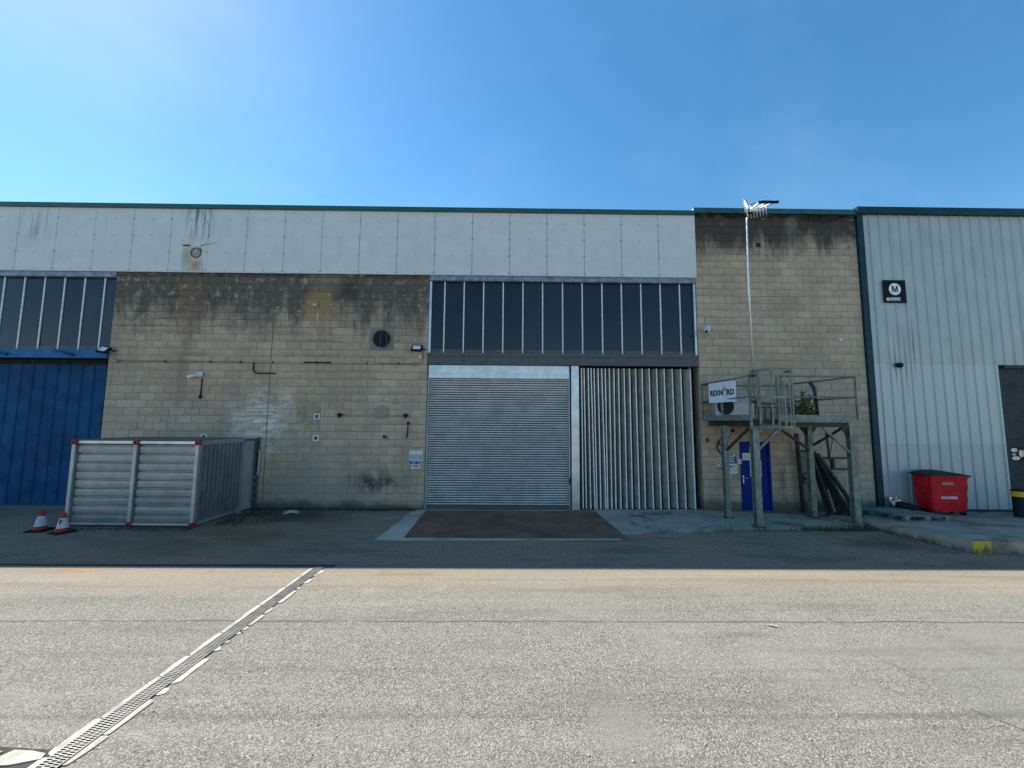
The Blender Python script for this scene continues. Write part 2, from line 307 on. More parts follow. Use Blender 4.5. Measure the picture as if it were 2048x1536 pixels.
def ground_mat(name, base, hi, lo, coarse=1.0, shadezone=False):
    n = NT(name)
    big = n.noise(None, .35, 5, .6); mid = n.noise(n.vec(.5, 1.4, 1), 1.6, 6, .65)
    v1 = n.voro(None, 95/coarse, 'Color'); v2 = n.voro(None, 190/coarse, 'Color'); d1 = n.voro(None, 95/coarse, 'Distance')
    bw = n.t.nodes.new('ShaderNodeSeparateColor'); n.t.links.new(v1, bw.inputs[0]); b2 = n.t.nodes.new('ShaderNodeSeparateColor'); n.t.links.new(v2, b2.inputs[0])
    c = n.mix(n.sm(bw.outputs[0], .1, .95), lo, hi); c = n.mix(n.sm(b2.outputs[0], .2, 1, 0, .5), c, base)
    c = n.mix(n.sm(d1, .45, .8, 0, .6), c, sc(lo, .4))                                   # binder between the stones
    c = n.mix(n.sm(bw.outputs[1], .9, 1, 0, .75), c, sc(hi, 1.5))                         # pale stones
    c = n.mix(n.sm(mid, .5, .75, 0, .35), c, sc(base, .72)); c = n.mix(n.sm(big, .48, .68, 0, .4), c, sc(base, 1.18))
    if not shadezone:
        wy = n.ma('ADD', n.y, n.ma('MULTIPLY', n.ma('SUBTRACT', mid, .5), 1.6))
        c = n.mix(n.ma('MULTIPLY', n.sm(wy, -6.3, -4.9), .55), c, (.30, .235, .165))     # sandy silt washed against the drain
        c = n.mix(n.blob(n.x, n.y, -7.3, -4.86, .9, .16, 3, .5, .5), c, (.33, .19, .09)); c = n.mix(n.ma('MULTIPLY', n.blob(n.x, n.y, -1.6, -5.0, .7, .1, 4, .5, .5), .6), c, (.22, .15, .09))
        sw = n.ma('ADD', n.y, n.ma('MULTIPLY', n.ma('SUBTRACT', n.noise(n.vec(.6, .1, 1), 2.5, 4), .5), .12))
        for yy, hw, k in ((-6.60, .022, .75), (-7.62, .05, .14), (-8.28, .05, .2)):       # joints of the laid lanes
            ln = n.ma('MULTIPLY', n.sm(n.ma('ABSOLUTE', n.ma('SUBTRACT', sw, yy)), hw, hw*.3), n.sm(n.noise(None, 1.2, 5, .7), .32, .5)); c = n.mix(n.ma('MULTIPLY', ln, k), c, sc(lo, .35))
        bd = n.noise(n.vec(.12, 1.6, 1), 1.5, 5, .65); c = n.mix(n.sm(bd, .5, .72, 0, .38), c, sc(lo, .85)); c = n.mix(n.sm(bd, .46, .3, 0, .25), c, sc(hi, .95)); tk = n.noise(n.vec(.07, 3.2, 1, (5,2,0)), 1.2, 3, .5); c = n.mix(n.sm(tk, .58, .7, 0, .3), c, sc(lo, .9))
        oil = n.blob(n.x, n.y, 2.9, -6.9, .5, .16, 3, .8, .5); c = n.mix(n.ma('MULTIPLY', oil, .35), c, sc(lo, .7))
        ck = n.voro(n.vec(.55, .8, 1), 1.0, 'Distance'); crk_ = n.ma('ABSOLUTE', n.ma('SUBTRACT', n.noise(n.vec(1,1,1,(9,4,0)), .55, 6, .7), .5)); c = n.mix(n.ma('MULTIPLY', n.sm(crk_, .0025, .001), .08), c, sc(lo, .5))
        c = n.mix(n.sm(n.noise(None, 2.6, 3, .5), .66, .74, 0, .4), c, sc(hi, .95)); c = n.mix(n.sm(n.noise(n.vec(1,1,1,(7,3,0)), 1.1, 5, .7), .46, .68, 0, .22), c, (.225, .222, .178)); c = n.mix(n.sm(n.noise(n.vec(1,1,1,(1,9,0)), 3.3, 5, .75), .56, .68, 0, .35), c, sc(lo, 1.05))
        c = n.mix(n.ma('MULTIPLY', n.blob(n.x, n.y, 1.05, -8.35, .45, .6, 3, .8, .5), .7), c, sc(base, .93)); c = n.mix(n.ma('MULTIPLY', n.blob(n.x, n.y, .85, -8.0, .4, .22, 2.5, .6, .5), .4), c, (.13, .125, .12))
    else:
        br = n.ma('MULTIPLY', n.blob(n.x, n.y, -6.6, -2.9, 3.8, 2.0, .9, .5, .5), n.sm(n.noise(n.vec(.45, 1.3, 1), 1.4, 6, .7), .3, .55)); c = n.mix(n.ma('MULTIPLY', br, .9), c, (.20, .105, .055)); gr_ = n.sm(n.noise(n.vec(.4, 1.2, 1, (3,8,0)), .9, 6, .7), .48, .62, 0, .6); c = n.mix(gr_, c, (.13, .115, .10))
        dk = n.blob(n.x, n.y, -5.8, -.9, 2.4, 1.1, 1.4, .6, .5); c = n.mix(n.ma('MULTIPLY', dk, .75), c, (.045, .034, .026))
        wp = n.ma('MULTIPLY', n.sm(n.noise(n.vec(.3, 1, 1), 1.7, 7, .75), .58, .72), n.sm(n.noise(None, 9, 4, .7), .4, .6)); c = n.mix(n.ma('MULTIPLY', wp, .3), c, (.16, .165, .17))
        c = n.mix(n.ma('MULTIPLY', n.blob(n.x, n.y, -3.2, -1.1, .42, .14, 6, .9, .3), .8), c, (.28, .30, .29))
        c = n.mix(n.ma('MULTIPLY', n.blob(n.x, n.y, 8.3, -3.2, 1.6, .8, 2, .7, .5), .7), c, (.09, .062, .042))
    n.bump(n.ma('SUBTRACT', 1, d1), .7 if not shadezone else .35, .006*coarse)
    return n.set(c, .93, 0, .2)
M['asphalt'] = ground_mat('worn_grey_asphalt', (.214, .206, .178), (.335, .325, .285), (.106, .102, .089), .95)
M['asphalt_shade'] = ground_mat('shade_asphalt', (.36, .24, .16), (.47, .33, .23), (.19, .125, .085), 1.1, True)  # shaded copy of the yard asphalt, lifted and warmed to set the shade's tone
M['patch'] = ground_mat('asphalt_patch_grey', (.212, .206, .182), (.30, .294, .26), (.125, .12, .106), .7)
def conc(name, c, grooves=False, yellow=False, dirt=(.07, .065, .055)):
    n = NT(name); f = n.noise(None, 1.1, 6, .65); fi = n.noise(None, 45, 4, .7); col = n.mix(n.sm(f, .3, .7), sc(c, .72), sc(c, 1.12)); col = n.mix(n.sm(fi, .5, .75, 0, .5), col, sc(c, .5))
    col = n.mix(n.sm(n.noise(None, .75, 5, .7), .52, .66, 0, .75), col, dirt)
    h = fi
    if grooves:
        wv = n.ma('SINE', n.ma('MULTIPLY', n.ma('ADD', n.x, n.ma('MULTIPLY', n.noise(None, 2), .05)), 70)); col = n.mix(n.ma('MULTIPLY', n.sm(wv, .2, 1), n.sm(f, .35, .6, .2, .7)), col, sc(c, .55)); h = n.ma('SUBTRACT', fi, n.ma('MULTIPLY', wv, .5))
    if yellow:
        a = n.ma('MULTIPLY', n.sm(n.x, 9.12, 9.2), n.sm(n.x, 9.82, 9.72)); a = n.ma('MULTIPLY', a, n.sm(n.y, -3.83, -3.86)); a = n.ma('MULTIPLY', a, n.sm(n.noise(None, 7, 6, .75), .40, .52)); col = n.mix(a, col, (.60, .42, .03))
        vs_ = n.ma('MULTIPLY', n.sm(n.geo.outputs['Normal'].node and n.z, .18, .0), n.sm(n.noise(n.vec(1.5, 1.5, .4), 3, 5, .7), .35, .6)); col = n.mix(n.ma('MULTIPLY', vs_, .8), col, (.04, .036, .028))
    n.bump(h, .3, .006); return n.set(col, .9, 0, .25)
M['conc'] = conc('grooved_concrete', (.48, .40, .31), True); M['conc2'] = conc('pale_worn_concrete', (.52, .44, .35)); M['pave'] = conc('kerbed_concrete', (.45, .37, .28), False, True, (.14, .105, .07))
M['cement'] = simple('pale_cement', (.42, .40, .335), .9, 0, .3, 5, .3, dirt=(.24, .22, .185)); M['stone'] = simple('pale_broken_concrete', (.37, .355, .30), .9, 0, .25, 5, .3)
M['plate'] = simple('rusty_steel_plate', (.20, .105, .070), .8, .0, .3, 1.4, .15, spec=.2)
M['grate'] = simple('grate_steel', (.20, .20, .19), .5, .3, .2, 6)

# ------------------------------------------------------------------ ground
MB().quad((-400,-400,0),(400,-400,0),(400,400,0),(-400,400,0)).build('yard_ground', M['asphalt']); tag(bpy.data.objects['yard_ground'], kind='structure')
o = MB().prism([(-30,-4.60),(30,-4.60),(30,.2),(-30,.2)], .001, .004).build('shaded_strip', M['asphalt_shade']); tag(o, kind='structure')  # ends at the building's shadow edge; shade tone sits in its asphalt colour
o = MB().prism([(6.22,-6.58),(5.7,-6.78),(5.2,-6.93),(4.7,-7.13),(4.12,-7.33),(4.3,-7.8),(4.25,-8.2),(4.6,-8.7),(4.5,-9.6),(9.5,-9.6),(9.2,-7.0),(8.1,-6.88),(7.2,-6.72)], .001, .007).build('asphalt_patch', M['patch']); tag(o, kind='structure')
# concrete apron: worn border left of the plate, thin strip in front, grooved slab right
ap = [(-2.86,-3.06),(-2.35,-3.10)]
o = MB().prism([(-2.88,-3.05),(-2.2,-3.08),(2.55,-2.99),(2.55,-2.8),(2.60,-.12),(-2.38,-.12),(-2.66,-.14),(-2.78,-.9),(-2.72,-1.2),(-2.83,-1.9),(-2.79,-2.2)], .004, .012).build('apron_border', M['conc2']); tag(o, kind='structure')
o = MB().prism([(2.61,-2.55),(3.5,-2.46),(4.6,-2.32),(5.7,-2.16),(6.9,-2.12),(8.9,-2.02),(8.95,-.9),(8.3,-.5),(6.2,-.02),(5.8,.12),(2.61,.12)], .004, .014).build('grooved_slab', M['conc']); tag(o, kind='structure')
zf = lambda x, y: .02-.060*y
o = MB().prism([(9.40,-3.86),(24,-3.9),(24,0.3),(8.92,0.3),(9.05,-1.5),(9.2,-2.6)], -.05, zf).build('raised_pavement', M['pave']); tag(o, kind='structure')

pl = thing('steel_plate', 'large rusty brown steel plate laid flat before the roller shutter', 'steel plate', (.1,-1.55,.012))
for x0, x1, y0, y1 in ((-2.36,-.95,-1.37,1.33),(-.945,.62,-1.38,1.34),(.625,1.72,-1.37,1.33),(1.725,2.60,-1.36,1.32)):
    m_ = MB().prism([(x0-.0 if x0>-2 else x0, y0),(x1, y0),(x1-(.14 if x1>2.5 else 0), y1),(x0+(-.07 if x0<-2 else 0), y1)], 0, .012)
    m_.build('plate', M['plate'], pl)

# drain channel across the yard
dc = thing('drain_channel', 'steel grated drainage channel with broken pale cement edges crossing the asphalt', 'drain', (-3.35,-7.0,0))
dx = lambda y: -3.40+(.035 if 0 else 0)+(y+8.8)*.028
bed = MB().quad((dx(-9.8)-.085+3.35,-2.8,.004),(dx(-9.8)+.085+3.35,-2.8,.004),(dx(-4.72)+.085+3.35,2.28,.004),(dx(-4.72)-.085+3.35,2.28,.004)); bed.build('channel_bed', M['void'], dc)
gm = MB(); SECL = .5
for xx in (-.078, -.026, .026, .078): gm.box(xx-.004, xx+.004, 0, SECL-.006, 0, .010)
for k in range(22):
    y = (k+.5)*SECL/22
    for j, xx in enumerate((-.052, 0, .052)): gm.box(xx-.0215, xx+.0215, y-.0042+(.010 if j == 1 else 0), y+.0042+(.010 if j == 1 else 0), .001, .009)
gme = gm.mesh('grate', M['grate'])
ang = -math.atan(.028)
for k in range(10):
    y = -9.72+k*SECL; put('grate', gme, dc, (dx(y)+3.35, y+7.0, .006), (0, 0, ang))
rd = random.Random(3)
for sgn in (-1, 1):
    y = -9.7
    while y < -4.80:
        L = min(rd.uniform(.18, .6) if sgn < 0 else rd.choice((.06, .1, .18, .28, .42)), -4.76-y)
        if L < .03: break
        a = .089; w0, w1 = rd.uniform(.038, .062), rd.uniform(.038, .062)
        if sgn > 0: w0, w1 = rd.uniform(.035, .075), rd.uniform(.03, .07)
        k0, k1 = rd.uniform(-.02, .035), rd.uniform(-.035, .02)
        m0 = rd.uniform(.35, .65)
        poly = [(dx(y)+sgn*a, y), (dx(y+L)+sgn*a, y+L), (dx(y+L)+sgn*(a+w1*.6), y+L+k1*.4), (dx(y+L)+sgn*(a+w1), y+L+k1-.015), (dx(y+L*m0)+sgn*(a+(w0+w1)/2+rd.uniform(-.008,.01)), y+L*m0), (dx(y)+sgn*(a+w0), y+k0+.012), (dx(y)+sgn*(a+w0*.5), y+k0*.3)]
        poly = [(px+3.35, py+7.0) for px, py in poly]
        if sum(poly[i][0]*poly[(i+1)%7][1]-poly[(i+1)%7][0]*poly[i][1] for i in range(7)) < 0: poly = poly[::-1]
        MB().prism(poly, .002, .010+rd.uniform(-.003,.002)).build('cement_edging', M['cement'], dc)
        y += L+(rd.uniform(.004,.02) if sgn < 0 else rd.choice((.015,.03,.03,.06,.14)))
sl = thing('slot_drain', 'dark narrow slot drain in steel edging along the sunlit yard', 'drain', (-8,-4.66,0))
m_ = MB(); m_.box(-9, 4.95, -.055, -.04, .0, .016); m_.build('edge_strip', M['lintel'], sl); m_ = MB(); m_.box(-9, 4.95, .045, .06, .0, .02); m_.build('edge_strip', M['lintel'], sl)
MB().box(-9, 4.95, -.04, .045, .0, .006).build('slot', M['void'], sl)
rd = random.Random(11)
dg = MB().prism([(-5.3,-9.6),(-3.60,-9.6),(-3.47,-8.80),(-3.50,-8.64),(-3.9,-8.61),(-4.6,-8.57),(-5.3,-8.55)], .001, .003).build('dirt_joint', simple('damp_dirt', (.03,.027,.022), .9)); tag(dg, kind='structure')
for i, poly in enumerate(([(-5.2,-8.98),(-4.02,-8.86),(-3.90,-8.66),(-4.5,-8.61),(-5.2,-8.59)], [(-3.92,-8.80),(-3.70,-8.785),(-3.53,-8.73),(-3.55,-8.68),(-3.68,-8.655),(-3.83,-8.645)], [(-4.1,-9.5),(-3.66,-9.5),(-3.62,-8.86),(-3.80,-8.83),(-3.98,-8.86)])):
    o = MB().prism(poly, .002, .012).build('broken_slab', M['stone'])
    tag(o, ('pale broken concrete slab at the left edge of the yard foreground', 'pale pointed concrete slab wedged against the drain grating', 'pale broken concrete slab in the lowest corner beside the grating')[i], 'slab', 'broken slabs by the drain')

# ------------------------------------------------------------------ block walls
def block_mesh(wd, hg, mat):
    c = .006; d = .055; x0, x1, z0, z1 = -wd/2, wd/2, -hg/2, hg/2
    v = [(x0,0,z0),(x1,0,z0),(x1,0,z1),(x0,0,z1),(x0,-d+c,z0),(x1,-d+c,z0),(x1,-d+c,z1),(x0,-d+c,z1),(x0+c,-d,z0+c),(x1-c,-d,z0+c),(x1-c,-d,z1-c),(x0+c,-d,z1-c)]
    b = MB(); b.v = v; b.f = [(0,1,5,4),(1,2,6,5),(2,3,7,6),(3,0,4,7),(4,5,9,8),(5,6,10,9),(6,7,11,10),(7,4,8,11),(8,9,10,11)]; b.sm = [False]*9
    return b
def lay_blocks(parent, mat, xa, xb, zb, x0, holes=(), breaks=(), skip=None, seed=1):
    rd = random.Random(seed); J = .011; cells = []
    row = 0
    while row*.225 < zb-.03:
        z0 = row*.225; z1 = min(z0+.225, zb); off = .225 if row % 2 else 0
        k = math.floor((xa-x0)/.45)-2
        cuts = [x0-off+.45*i for i in range(k, k+int((xb-xa)/.45)+6)]
        segs = [(xa, xb)]
        for bx in breaks: segs = [q for s0, s1 in segs for q in (((s0, bx-.008), (bx+.008, s1)) if s0 < bx < s1 else ((s0, s1),))]
        for hx0, hx1, hz0, hz1 in holes:
            if z0 < hz1-.05 and z1 > hz0+.05: segs = [q for s0, s1 in segs for q in (((s0, hx0), (hx1, s1)) if s0 < hx0 and hx1 < s1 else ((s0, s1),))]
        for s0, s1 in segs:
            pts = [s0]+[c for c in cuts if s0+.06 < c < s1-.06]+[s1]
            for a, b in zip(pts, pts[1:]): cells.append(((a+b)/2, (z0+z1)/2, b-a-J, z1-z0-J))
        row += 1
    vis = [c for c in cells if not (skip and skip(c))]
    vis.sort(key=lambda c: c[0]**2+(c[1]-CH)**2)
    single = vis[:300]; ss = set(single); rest = [c for c in cells if c not in ss]; cache = {}
    for cx, cz, cw, ch in single:
        key = (round(cw, 2), round(ch, 2))
        if key not in cache: cache[key] = block_mesh(key[0], key[1], mat).mesh('block', mat)
        put('block', cache[key], parent, (cx+rd.uniform(-.0012,.0012), rd.uniform(-.003,.003), cz+rd.uniform(-.001,.001)), (rd.uniform(-.003,.003), rd.uniform(-.002,.002), rd.uniform(-.004,.004)))
    b = MB()
    for cx, cz, cw, ch in rest:
        t = block_mesh(cw, ch, mat); n = len(b.v); dy = rd.uniform(-.003, .003); b.v += [(x+cx, y+dy, z+cz) for x, y, z in t.v]; b.f += [tuple(i+n for i in f) for f in t.f]; b.sm += t.sm
    if b.v: tag(b.build('block_field', mat, parent), kind='stuff')

wh = thing('warehouse', 'long blockwork warehouse with pale panel cladding, window bands and shutter doors', 'warehouse', (0,0,0))
MJ = -7.165
bw = MB().box(XL+.014, XR-.014, .012, .4, 0, ZB).build('block_wall', M['mortar'], wh)
skipc = lambda c: (-10.9 < c[0] < -7.6 and c[1] < 1.9)
lay_blocks(bw, M['block'], XL, XR, ZB, XR, breaks=(MJ,), skip=skipc, seed=4)
for o in bw.children: o.location.y += .055
jm = simple('joint_sealant', (.20, .155, .12), .8, 0, .3, 5)
MB().box(MJ-.007, MJ+.007, .004, .013, 0, ZB-.06).build('sealant_strip', jm, bw)
# end reveals of the wall (returns into the openings)
MB().box(XR-.012, XR, .047, .55, 0, ZB).build('reveal', M['mortar'], wh); MB().box(XL, XL+.012, .047, .6, 0, ZB).build('reveal', M['mortar'], wh)
# structure behind: roof and inner dark walls
MB().box(-30, XT0-.02, .5, 30, 9.0, 9.10).build('roof', M['lintel'], wh)
MB().box(-30, XT0-.02, .62, .7, 0, 9.0).build('inner_wall', M['void'], wh)
MB().box(-30.2, -30, -.05, 30, 0, 9.0).build('side_wall', M['lintel'], wh)
# panel cladding
s0 = -2.302
pm = MB().box(-.577, .577, -.022, 0, ZB+.02, ZC).mesh('cladding_panel', M['clad'])
for i in range(-15, 7):
    put('cladding_panel', pm, wh, (s0+(i+.5)*1.1655, -.03+(i % 3-1)*.0015, 0))
MB().box(s0+7*1.1655+.003, XT0-.004, -.052, -.03, ZB+.02, ZC).build('cladding_panel', M['clad'], wh)
MB().box(-20, XT0-.004, -.03, .1, ZB+.03, ZC).build('cladding_backing', M['void'], wh)
fx = MB()
for i in range(-15, 8):
    for h in (0, .5):
        for zz in (ZB+.07, ZB+.62, ZB+1.16, ZB+1.68):
            for e in ((-.028, .028) if h == 0 else (0,)):
                x = s0+(i+h)*1.1655+e
                if x < XT0-.05: fx.lathe([(.017, 0), (.017, .004), (.006, .007), (0, .007)], 6, (x, -.0525, zz+random.uniform(-.01,.01)), 'Y')
tag(fx.build('panel_fixings', simple('dull_rivet', (.25, .26, .26), .6), wh), kind='stuff')
MB().box(-20, XT0-.01, -.062, -.030, ZB-.012, ZB+.018).build('drip_trim', M['offwhite'], wh)
MB().box(-20, XT0-.01, -.13, .52, ZC+.002, ZC+.125).build('coping', M['green'], wh)
hb = W(395,507)
co_ = MB().lathe([(.165,0),(.165,.012),(.14,.012),(.14,0)], 22, (hb[0],-.055,hb[1]), 'Y').build('capped_outlet', M['rust'], wh); MB().lathe([(.139,0),(.139,.006),(0,.008)], 22, (hb[0],-.053,hb[1]), 'Y').build('cap', M['cement'], co_)
MB().box(W(369,492)[0], W(383,492)[0], -.062, -.053, 7.915, 7.955).build('slot_opening', M['void'], wh)
crk = simple('crack_shadow', (.05, .05, .048), .9)
m_ = MB(); pts = [W(404,494), W(413,489.5), W(421,491), W(428,488), W(436,485.5)]; m_.tube([(x, -.056, z) for x, z in pts], [.012, .008, .006, .005, .003], 5); m_.tube([(W(402,496)[0], -.056, W(402,496)[1]), (W(408,503)[0], -.056, W(408,503)[1])], .01, 5); m_.tube([(W(417,443)[0], -.056, W(417,443)[1]), (W(421,453)[0], -.056, W(421,453)[1]), (W(420,478)[0], -.056, W(420,478)[1])], [.003, .008, .004], 5); m_.build('crack', crk, wh)
# lead flashing + window bands
def window_band(xa, xb, barsx, zt, zb_, label):
    MB().box(xa, xb, -.02, .5, zt, ZB-.014).build('flashing', M['lead'], wh)
    wb = MB().box(xa, xb, .13, .17, zb_-.05, zt-.002).build('window_band', M['void'], wh)
    xs = [xa+.02]+list(barsx)+[xb-.02]
    for a, b in zip(xs, xs[1:]): MB().box(a+.012, b-.012, .115, .127, zb_+.13, zt-.004, Matrix.Translation(((a+b)/2, .12, 5.8)) @ Matrix.Rotation(R(random.uniform(-.5,.5)), 4, 'X') @ Matrix.Rotation(R(random.uniform(-.4,.4)), 4, 'Z') @ Matrix.Translation((-(a+b)/2, -.12, -5.8))).build('pane', M['pane'], wb)
    for x in barsx: MB().box(x-.017, x+.017, .088, .115, zb_-.005, zt-.004).build('glazing_bar', M['bar'], wb)
    MB().box(xa, xb, .100, .128, zb_-.01, zb_+.125).build('bottom_rail', M['lintel'], wb)
    return wb
bars = [-1.975,-1.374,-.768,-.158,.457,1.072,1.695,2.31,2.93,3.54,4.15,4.76,5.37]
wb = window_band(XR+.004, XT0-.012, bars, 6.925, 4.66, '')
for x0_, x1_ in ((XR+.006, XR+.075), (XT0-.075, XT0-.015)): MB().box(x0_, x1_, .03, .112, 4.66, 6.92).build('edge_post', M['galv'], wb)
wb2 = window_band(-20, XL-.004, [-19.2,-18.58,-17.97,-17.36,-16.75,-16.13,-15.52,-14.905,-14.29,-13.685,-13.07,-12.46], 6.925, 4.66, '')
# lintel beams
m_ = MB(); m_.box(XR+.004, XT0-.012, -.05, .12, 4.56, 4.655); m_.box(XR+.004, XT0-.012, -.02, .10, 4.36, 4.56); m_.box(XR+.004, XT0-.012, -.06, .12, 4.30, 4.36); m_.build('lintel', M['lintel'], wh)
m_ = MB(); m_.box(-20, XL-.004, -.06, .14, 4.40, 4.655); m_.build('door_header', M['bluebeam'], wh)
for u in (30, 555-.0):
    pass
for x in (-15.15, -13.2):
    m_ = MB(); m_.beam((x-.30, -.16, 4.62), (x+.05, -.10, 4.52), .05, .04); m_.beam((x+.05, -.13, 4.52), (x+.18, -.06, 4.48), .16, .06); m_.build('door_stay', M['blue'], wh)
# roller shutter
rs = MB().box(-2.41, 1.89, .23, .245, .0, 4.28).build('roller_shutter', M['void'], wh)
prof = []
for i in range(7):
    t = i/6; prof.append((.16+.020-.030*math.sin(math.pi*t)**.8, t*.072))
sm_ = MB()
pr = [(.195, 0), (.195, .014), (.168, .020), (.1545, .052), (.1555, .060), (.176, .0665), (.205, .0715)]
for (ya, za), (yb, zb_) in zip(pr, pr[1:]): sm_.quad((-2.395, ya, za), (1.872, ya, za), (1.872, yb, zb_), (-2.395, yb, zb_), smooth=False)
sme = sm_.mesh('slat', M['shutter']); sme.materials.append(M['void'])
for pi in (0, 1): sme.polygons[pi].material_index = 1  # groove faces take the dark material, painting in the shade between slats
for k in range(53): put('slat', sme, rs, (0, random.uniform(-.0015,.0015), .085+k*.0718), (random.uniform(-.006,.006), 0, random.uniform(-.0004,.0004)))
MB().box(-2.395, 1.872, .135, .195, .01, .09).build('bottom_rail', M['lintel'], rs)
m_ = MB(); m_.box(-2.385, 1.868, .03, .20, 4.03, 4.285); m_.build('hood', M['galv'], rs); m_ = MB(); m_.box(-2.385, 1.868, .045, .20, 3.895, 4.028); m_.build('hood_flap', M['galv'], rs)
for x0_, x1_ in ((-2.432, -2.39), (1.868, 1.905)): MB().box(x0_, x1_, .10, .22, 0, 4.29).build('guide_rail', M['galv_dull'], rs)
MB().box(1.872, 1.9, .08, .12, .72, .92).build('lock_box', M['black'], rs)
MB().box(1.935, 2.165, .0, .2, 0, 4.29).build('door_post', M['galv'], wh)
MB().box(1.915, 1.934, .06, .2, 0, 4.29).build('post_gap', M['void'], wh)
# folding door: saw-tooth leaves
fd = MB().box(2.17, XT0-.02, .34, .36, 0, 4.29).build('folding_door', M['void'], wh)
fxs = [2.284,2.361,2.49,2.577,2.669,2.792,2.906,3.015,3.140,3.281,3.424,3.594,3.764,3.949,4.15,4.367,4.598,4.83,5.078,5.341,5.636]
fxb = [2.299,2.396,2.525,2.655,2.71,2.828,2.978,3.032,3.157,3.277,3.426,3.606,3.77,3.98,4.159,4.399,4.624,4.864,5.119,5.374,5.659]
pv, pvb = 2.19, 2.2
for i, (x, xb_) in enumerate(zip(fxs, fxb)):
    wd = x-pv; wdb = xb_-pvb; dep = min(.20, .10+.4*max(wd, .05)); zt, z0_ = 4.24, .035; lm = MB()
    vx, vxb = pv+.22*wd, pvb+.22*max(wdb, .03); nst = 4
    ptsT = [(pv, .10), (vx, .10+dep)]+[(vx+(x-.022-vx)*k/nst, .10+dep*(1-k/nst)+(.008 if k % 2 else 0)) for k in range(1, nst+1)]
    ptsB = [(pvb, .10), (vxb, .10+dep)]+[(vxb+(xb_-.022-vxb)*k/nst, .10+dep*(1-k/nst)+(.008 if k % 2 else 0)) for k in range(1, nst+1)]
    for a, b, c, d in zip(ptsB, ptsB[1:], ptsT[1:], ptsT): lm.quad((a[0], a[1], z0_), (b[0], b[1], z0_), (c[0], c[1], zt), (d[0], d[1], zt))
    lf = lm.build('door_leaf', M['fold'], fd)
    hg_ = MB(); fx_, fb_ = pv+.40*wd, pvb+.40*max(wdb, .03); hg_.quad((pvb+.001, .118, z0_), (fb_, .10+dep*.72, z0_), (fx_, .10+dep*.72, zt), (pv+.001, .118, zt)); hg_.build('return_shade', M['void'], lf)  # dark strip over the leaf's return, standing in for its shade
    em = MB(); e = .011
    em.quad((xb_-.030, .086, z0_-.01), (xb_-.002, .086, z0_-.01), (x-.002, .086, zt), (x-.030, .086, zt)); em.quad((xb_-.002, .086, z0_-.01), (xb_-.002, .108, z0_-.01), (x-.002, .108, zt), (x-.002, .086, zt)); em.quad((xb_-.030, .108, z0_-.01), (xb_-.030, .086, z0_-.01), (x-.030, .086, zt), (x-.030, .108, zt))
    em.build('edge_strip', M['foldedge'], lf)
    pv, pvb = x, xb_
# blue door, left
bd = MB().box(-20, XL-.006, .36, .38, 0, 4.4).build('sliding_door', M['blue'], wh)
P = .372
bm_ = MB(); pts = [(-P/2, .36), (-P/2+.012, .328), (-P/2+.040, .328), (-P/2+.055, .35), (P/2-.02, .35), (P/2, .36)]
for (a, b), (c, d) in zip(pts, pts[1:]): bm_.quad((a, b, .02), (c, d, .02), (c, d, 4.4), (a, b, 4.4))
bme = bm_.mesh('door_sheet', M['blue'])
for i in range(21): put('door_sheet', bme, bd, (XL-.2-P*i, 0, 0))
MB().box(-20, XL-.05, .30, .36, 4.25, 4.40).build('door_track', M['void'], bd)

# ------------------------------------------------------------------ office tower bay
tw = thing('tower_bay', 'tall buff blockwork bay with green coping and blue personnel door', 'building', (8.4,0,0))
DX0, DX1, DZ = 6.99, 7.91, 2.07
tb = MB(); tb.box(XT0+.016, DX0, .012, .4, 0, 9.2); tb.box(DX1, XT1, .012, .4, 0, 9.2); tb.box(DX0, DX1, .012, .4, DZ, 9.2)
twall = tb.build('block_wall', M['mortar_t'], tw, (-8.4,0,0))
lay_blocks(twall, M['block_t'], XT0, XT1, 9.2, XT0, holes=((DX0, DX1, 0, DZ),), seed=9)
for o in twall.children: o.location.y += .055
MB().box(XT0, XT0+.014, .047, .6, 0, 9.2).build('reveal', M['mortar_t'], tw, (-8.4,0,0))
MB().box(XT0-.03, XT1+.03, -.10, .5, 9.19, 9.35).build('coping', M['green'], tw, (-8.4,0,0))
MB().box(XT0-.04, XT0-.03, -.10, .5, 9.19, 9.33).build('coping_end', M['offwhite'], tw, (-8.4,0,0))
MB().box(XT0+.02, XT1, .5, 30, 9.05, 9.15).build('roof', M['lintel'], tw, (-8.4,0,0)); MB().box(XT0+.02, XT1, .62, .7, 0, 9.05).build('inner_wall', M['void'], tw, (-8.4,0,0))
od = MB().box(DX0+.055, DX1-.055, .06, .10, .02, DZ-.05).build('door', M['bluedoor'], tw, (-8.4,0,0))
dfm = MB(); dfm.box(DX0, DX0+.053, .0, .12, 0, DZ); dfm.box(DX1-.053, DX1, .0, .12, 0, DZ); dfm.box(DX0+.053, DX1-.053, .0, .12, DZ-.05, DZ); dfm.build('door_frame', M['bluedoor'], tw, (-8.4,0,0))
m_ = MB(); m_.box(7.075, 7.112, .045, .06, .96, 1.03); m_.box(7.078, 7.112, .045, .06, .80, .945); m_.tube([(7.095,.05,.945),(7.095,.0,.945),(7.24,.0,.955)], .009, 6); m_.build('handle', M['galv'], od)
